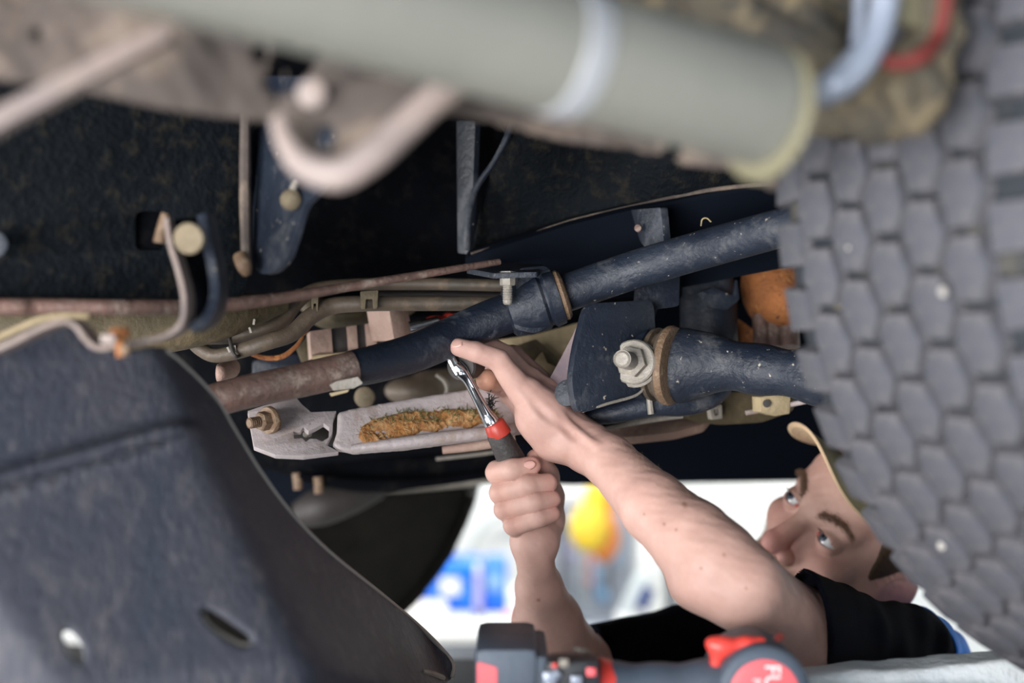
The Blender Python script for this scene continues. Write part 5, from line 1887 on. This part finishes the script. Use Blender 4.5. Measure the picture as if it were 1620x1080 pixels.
box('battery_foot', (bx1 - .010, D0 + .035, (bz0 + bz1) / 2), (.036, .098, bz1 - bz0 - .012), 'drill_grey', bat, bev=.005)
lp = Plane((756, 1050, D0 - .0185), (790, 1050, D0 - .0185), (756, 1080, D0 - .0185))
plate('battery_label', lp, [(755, 1047), (786, 1056), (786, 1130), (755, 1130)], .0012, 'drill_label', bat, rnd=.002, bev=0)
lathe('strap_ring', [(-.001, .0058), (0, .0068), (.001, .0058)], P(920, 1028, D0 + .01), (.2, .1, 1), 'zinc', dr, 20)

# ------------------------------------------------------------------ workshop in the background
BD = 4.0
bench = empty('workbench', (P(300, 990, BD).x, BD + .35, 0))
prop(bench, 'long white workbench with dark drawers along the back wall', 'workbench')
bz = EYE.z - (990 - 540) / FPX * BD
L_, R_x = -1.7, P(850, 1000, BD).x
box('bench_top', ((L_ + R_x) / 2, BD + .34, bz - .022), (R_x - L_, .70, .046), 'white_paint', bench, bev=.006)
box('bench_body', ((L_ + R_x) / 2, BD + .37, (bz - .045) / 2), (R_x - L_ - .04, .62, bz - .05), 'dark_metal', bench, bev=.004)
n_ = 4
for k in range(n_):
    w = (R_x - L_ - .08) / n_
    for j in range(3):
        f = box('bench_drawer', (L_ + .04 + w * (k + .5), BD + .052, bz - .13 - j * .2), (w - .02, .02, .17), 'dark_metal', bench, bev=.003)
        box('drawer_pull', (L_ + .04 + w * (k + .5), BD + .036, bz - .08 - j * .2), (w * .6, .014, .014), 'grey_metal', f, bev=.002)


def bgx(px, d=BD + .2): return (px - 810) / FPX * d


def bgz(py, d=BD + .2): return EYE.z - (py - 540) / FPX * d


def bgbox(name, x0, x1, y0, y1, m, d=BD + .2, depth=.25, parent=None, bev=.008, sit=None, label=None):
    z1, z0 = bgz(y0, d), (sit if sit is not None else bgz(y1, d))
    xa, xb = bgx(x0, d), bgx(x1, d)
    return box(name, ((xa + xb) / 2, d + depth / 2, (z0 + z1) / 2), (xb - xa, depth, z1 - z0), m, parent, bev=bev, label=label)


tb = empty('tool_case', (bgx(700), BD + .3, bz + .001))
prop(tb, 'blue plastic case with a white label on the bench behind the wheel', 'case')
bgbox('case_body', 600, 762, 897, 990, 'bin_blue', BD + .2, .22, tb, .02, bz + .001)
bgbox('case_lid', 604, 760, 893, 915, 'bin_blue', BD + .19, .23, tb, .015)
bgbox('case_label', 697, 728, 912, 941, 'white_box', BD + .196, .006, tb, .002)
tube('case_handle', [(Vector((bgx(a, BD + .3), BD + .3, bgz(b, BD + .3))), .012) for a, b in ((686, 900), (690, 888), (712, 882), (726, 890), (730, 900))], 'bin_dark', tb, seg=12)
tube('case_latch', [(Vector((bgx(a), BD + .18, bgz(b))), .018) for a, b in ((655, 905), (665, 925), (660, 940))], 'bin_dark', tb, seg=12)
t2 = bgbox('parts_bin', 764, 802, 893, 990, 'bin_blue', BD + .2, .22, None, .012, bz + .004)
bgbox('bin_window', 768, 796, 905, 935, 'light_blue', BD + .193, .01, t2, .003)
bgbox('bin_front', 766, 799, 962, 984, 'bin_dark', BD + .19, .015, t2, .003)
prop(t2, 'narrow blue parts bin on the bench beside the fist', 'bin')
t3 = bgbox('spray_bottle', 749, 763, 908, 990, 'lilac', BD + .12, .05, None, .01, bz + .0015)
bgbox('bottle_cap', 751, 761, 893, 908, 'white_box', BD + .125, .035, t3, .004)
bgbox('bottle_band', 749.5, 762.5, 966, 980, 'tag_dark_blue', BD + .114, .01, t3, .002)
prop(t3, 'lilac bottle standing between the blue case and the blue bin', 'bottle')
t4 = bgbox('cardboard_box', 640, 706, 961, 990, 'white_box', BD + .05, .12, None, .012, bz + .001)
bgbox('box_flap', 642, 704, 958, 962, 'white_box', BD + .055, .10, t4, .002)
prop(t4, 'low white box on the bench in front of the blue case', 'box')
t5 = bgbox('red_canister', 798, 815, 968, 990, 'pinkred', BD + .1, .06, None, .01, bz + .001)
bgbox('canister_lid', 801, 812, 963, 968, 'white_box', BD + .11, .03, t5, .003)
prop(t5, 'small faded red canister at the end of the bench top', 'canister')
# coiled pale air hose on the wall
hp_ = [(Vector((bgx(800 + 62 * math.cos(a), 5.4), 5.44 + .004 * k, bgz(905 - 90 * math.sin(a), 5.4))), .014) for k, a in enumerate(np.linspace(2.9, .2, 16))]
ah = tube('air_hose', hp_, 'hosegrey', None, seg=10)
prop(ah, 'pale grey air hose looped on the wall above the blue case', 'hose')
# pegboard with hanging tools
pb = empty('tool_board', (bgx(940, 5.3), 5.48, bgz(900, 5.3)))
prop(pb, 'grey tool board hung with blurred tools between the man\'s arms', 'tool board')
bgbox('board_panel', 872, 1004, 795, 1040, 'pegboard', 5.50, .038, pb, .004)
bgbox('board_frame', 868, 1010, 770, 795, 'white_paint', 5.48, .058, pb, .004)
bgbox('board_shelf', 872, 1004, 985, 1060, 'grey_metal', 5.38, .12, pb, .004)
rr2 = random.Random(4)
for k, (x, y, w, h, mm) in enumerate([(884, 830, 9, 60, 'grey_metal'), (893, 905, 8, 90, 'dark_metal'), (912, 930, 9, 80, 'grey_metal'), (928, 925, 7, 110, 'hosegrey'), (952, 930, 10, 60, 'light_blue'), (968, 905, 7, 100, 'dark_metal'), (980, 860, 9, 90, 'light_blue'), (992, 900, 8, 130, 'grey_metal'), (936, 900, 8, 30, 'pinkred'), (938, 930, 9, 14, 'pinkred'), (905, 880, 7, 50, 'lilac'), (895, 842, 12, 26, 'tag_dark_blue'), (962, 955, 14, 20, 'light_blue')]):
    tube('hanging_tool', [(Vector((bgx(x, 5.3), 5.47, bgz(y - h / 2, 5.3))), w * .0006), (Vector((bgx(x + rr2.uniform(-2, 2), 5.3), 5.46, bgz(y, 5.3))), w * .0011), (Vector((bgx(x, 5.3), 5.47, bgz(y + h / 2, 5.3))), w * .0009)], mm, pb, seg=10)
# yellow and orange things hanging
me, _ = sculpt([('add', ell((bgx(932, 4.9), 4.9, bgz(835, 4.9)), (.070, .05, .085)), 0), ('add', ell((bgx(944, 4.9), 4.92, bgz(790, 4.9)), (.045, .04, .06)), .03), ('sub', ell((bgx(928, 4.9), 4.84, bgz(850, 4.9)), (.03, .02, .04)), .01)], (bgx(880, 4.9), 4.8, bgz(900, 4.9)), (bgx(990, 4.9), 5.0, bgz(740, 4.9)), .008)
yh = link('yellow_hose_reel', me, 'yellow', None, True)
tube('reel_strap', [(Vector((bgx(944, 4.9), 4.92, bgz(775, 4.9))), .008), (Vector((bgx(944, 4.95), 5.1, bgz(730, 4.95))), .006), (Vector((bgx(944, 5.4), 5.53, bgz(740, 5.4))), .006)], 'yellow', yh)
prop(yh, 'yellow ear shaped reel hanging in front of the tool board', 'reel')
me, _ = sculpt([('add', ell((bgx(956, 5.05), 5.05, bgz(848, 5.05)), (.055, .04, .095)), 0), ('add', ell((bgx(962, 5.05), 5.07, bgz(800, 5.05)), (.03, .03, .05)), .02)], (bgx(900, 5.05), 4.95, bgz(920, 5.05)), (bgx(1010, 5.05), 5.15, bgz(750, 5.05)), .008)
oh = link('orange_cord_bundle', me, 'orange', None, True)
tube('bundle_hook', [(Vector((bgx(962, 5.05), 5.07, bgz(785, 5.05))), .007), (Vector((bgx(962, 5.4), 5.478, bgz(775, 5.4))), .006)], 'grey_metal', oh)
prop(oh, 'orange bundle hanging behind the yellow one', 'cord')
# white posts, dark post, handheld thing at the right of the board
p1 = bgbox('white_post', 1012, 1052, 560, 1500, 'white_paint', 4.6, .12, None, .01, .0)
bgbox('post_plate', 1008, 1056, 985, 1000, 'white_paint', 4.58, .02, p1, .003)
prop(p1, 'white square post rising beside the near forearm', 'post')
p2 = bgbox('dark_post', 1056, 1072, 560, 1500, 'grey_metal', 4.7, .1, None, .006, .0)
bgbox('post_strip', 1058, 1064, 600, 1090, 'dark_metal', 4.69, .012, p2, .001)
prop(p2, 'narrow dark grey post right of the white one', 'post')
cab = bgbox('wall_cabinet', 1076, 1290, 600, 1300, 'white_paint', 4.9, .4, None, .01, 0.0)
bgbox('cabinet_door', 1082, 1180, 620, 1280, 'white_paint', 4.89, .02, cab, .004)
bgbox('cabinet_door', 1186, 1284, 620, 1280, 'white_paint', 4.89, .02, cab, .004)
prop(cab, 'tall white cabinet behind the man\'s upper arm', 'cabinet')
gun = empty('heat_gun', (bgx(1018, 4.4), 4.4, bgz(985, 4.4)))
prop(gun, 'grey and navy hand tool standing in front of the white post', 'tool')
gb = Matrix.Rotation(.42, 3, 'Y')
box('gun_body', (bgx(1004, 4.4), 4.42, bgz(945, 4.4)), (.05, .07, .16), 'hosegrey', gun, rot=gb, bev=.015)
box('gun_pack', (bgx(1019, 4.4), 4.37, bgz(943, 4.4)), (.036, .05, .068), 'tag_dark_blue', gun, rot=gb, bev=.006)
box('gun_base', (bgx(1000, 4.4), 4.42, bgz(984, 4.4)), (.10, .09, .05), 'white_box', gun, bev=.01)
sb = empty('side_bench', (bgx(1000, 4.4), 4.45, 0))
prop(sb, 'pale grey side bench under the hand tool, behind the shirt sleeve', 'bench')
zt = bgz(984, 4.4) - .026
box('side_bench_top', (.26, 4.36, zt - .02), (.28, .28, .04), 'pegboard', sb, bev=.005)
for sx in (-.11, .11):
    for sy in (-.11, .11):
        box('bench_leg', (.26 + sx, 4.36 + sy, (zt - .04) / 2), (.04, .04, zt - .04), 'grey_metal', sb, bev=.003)
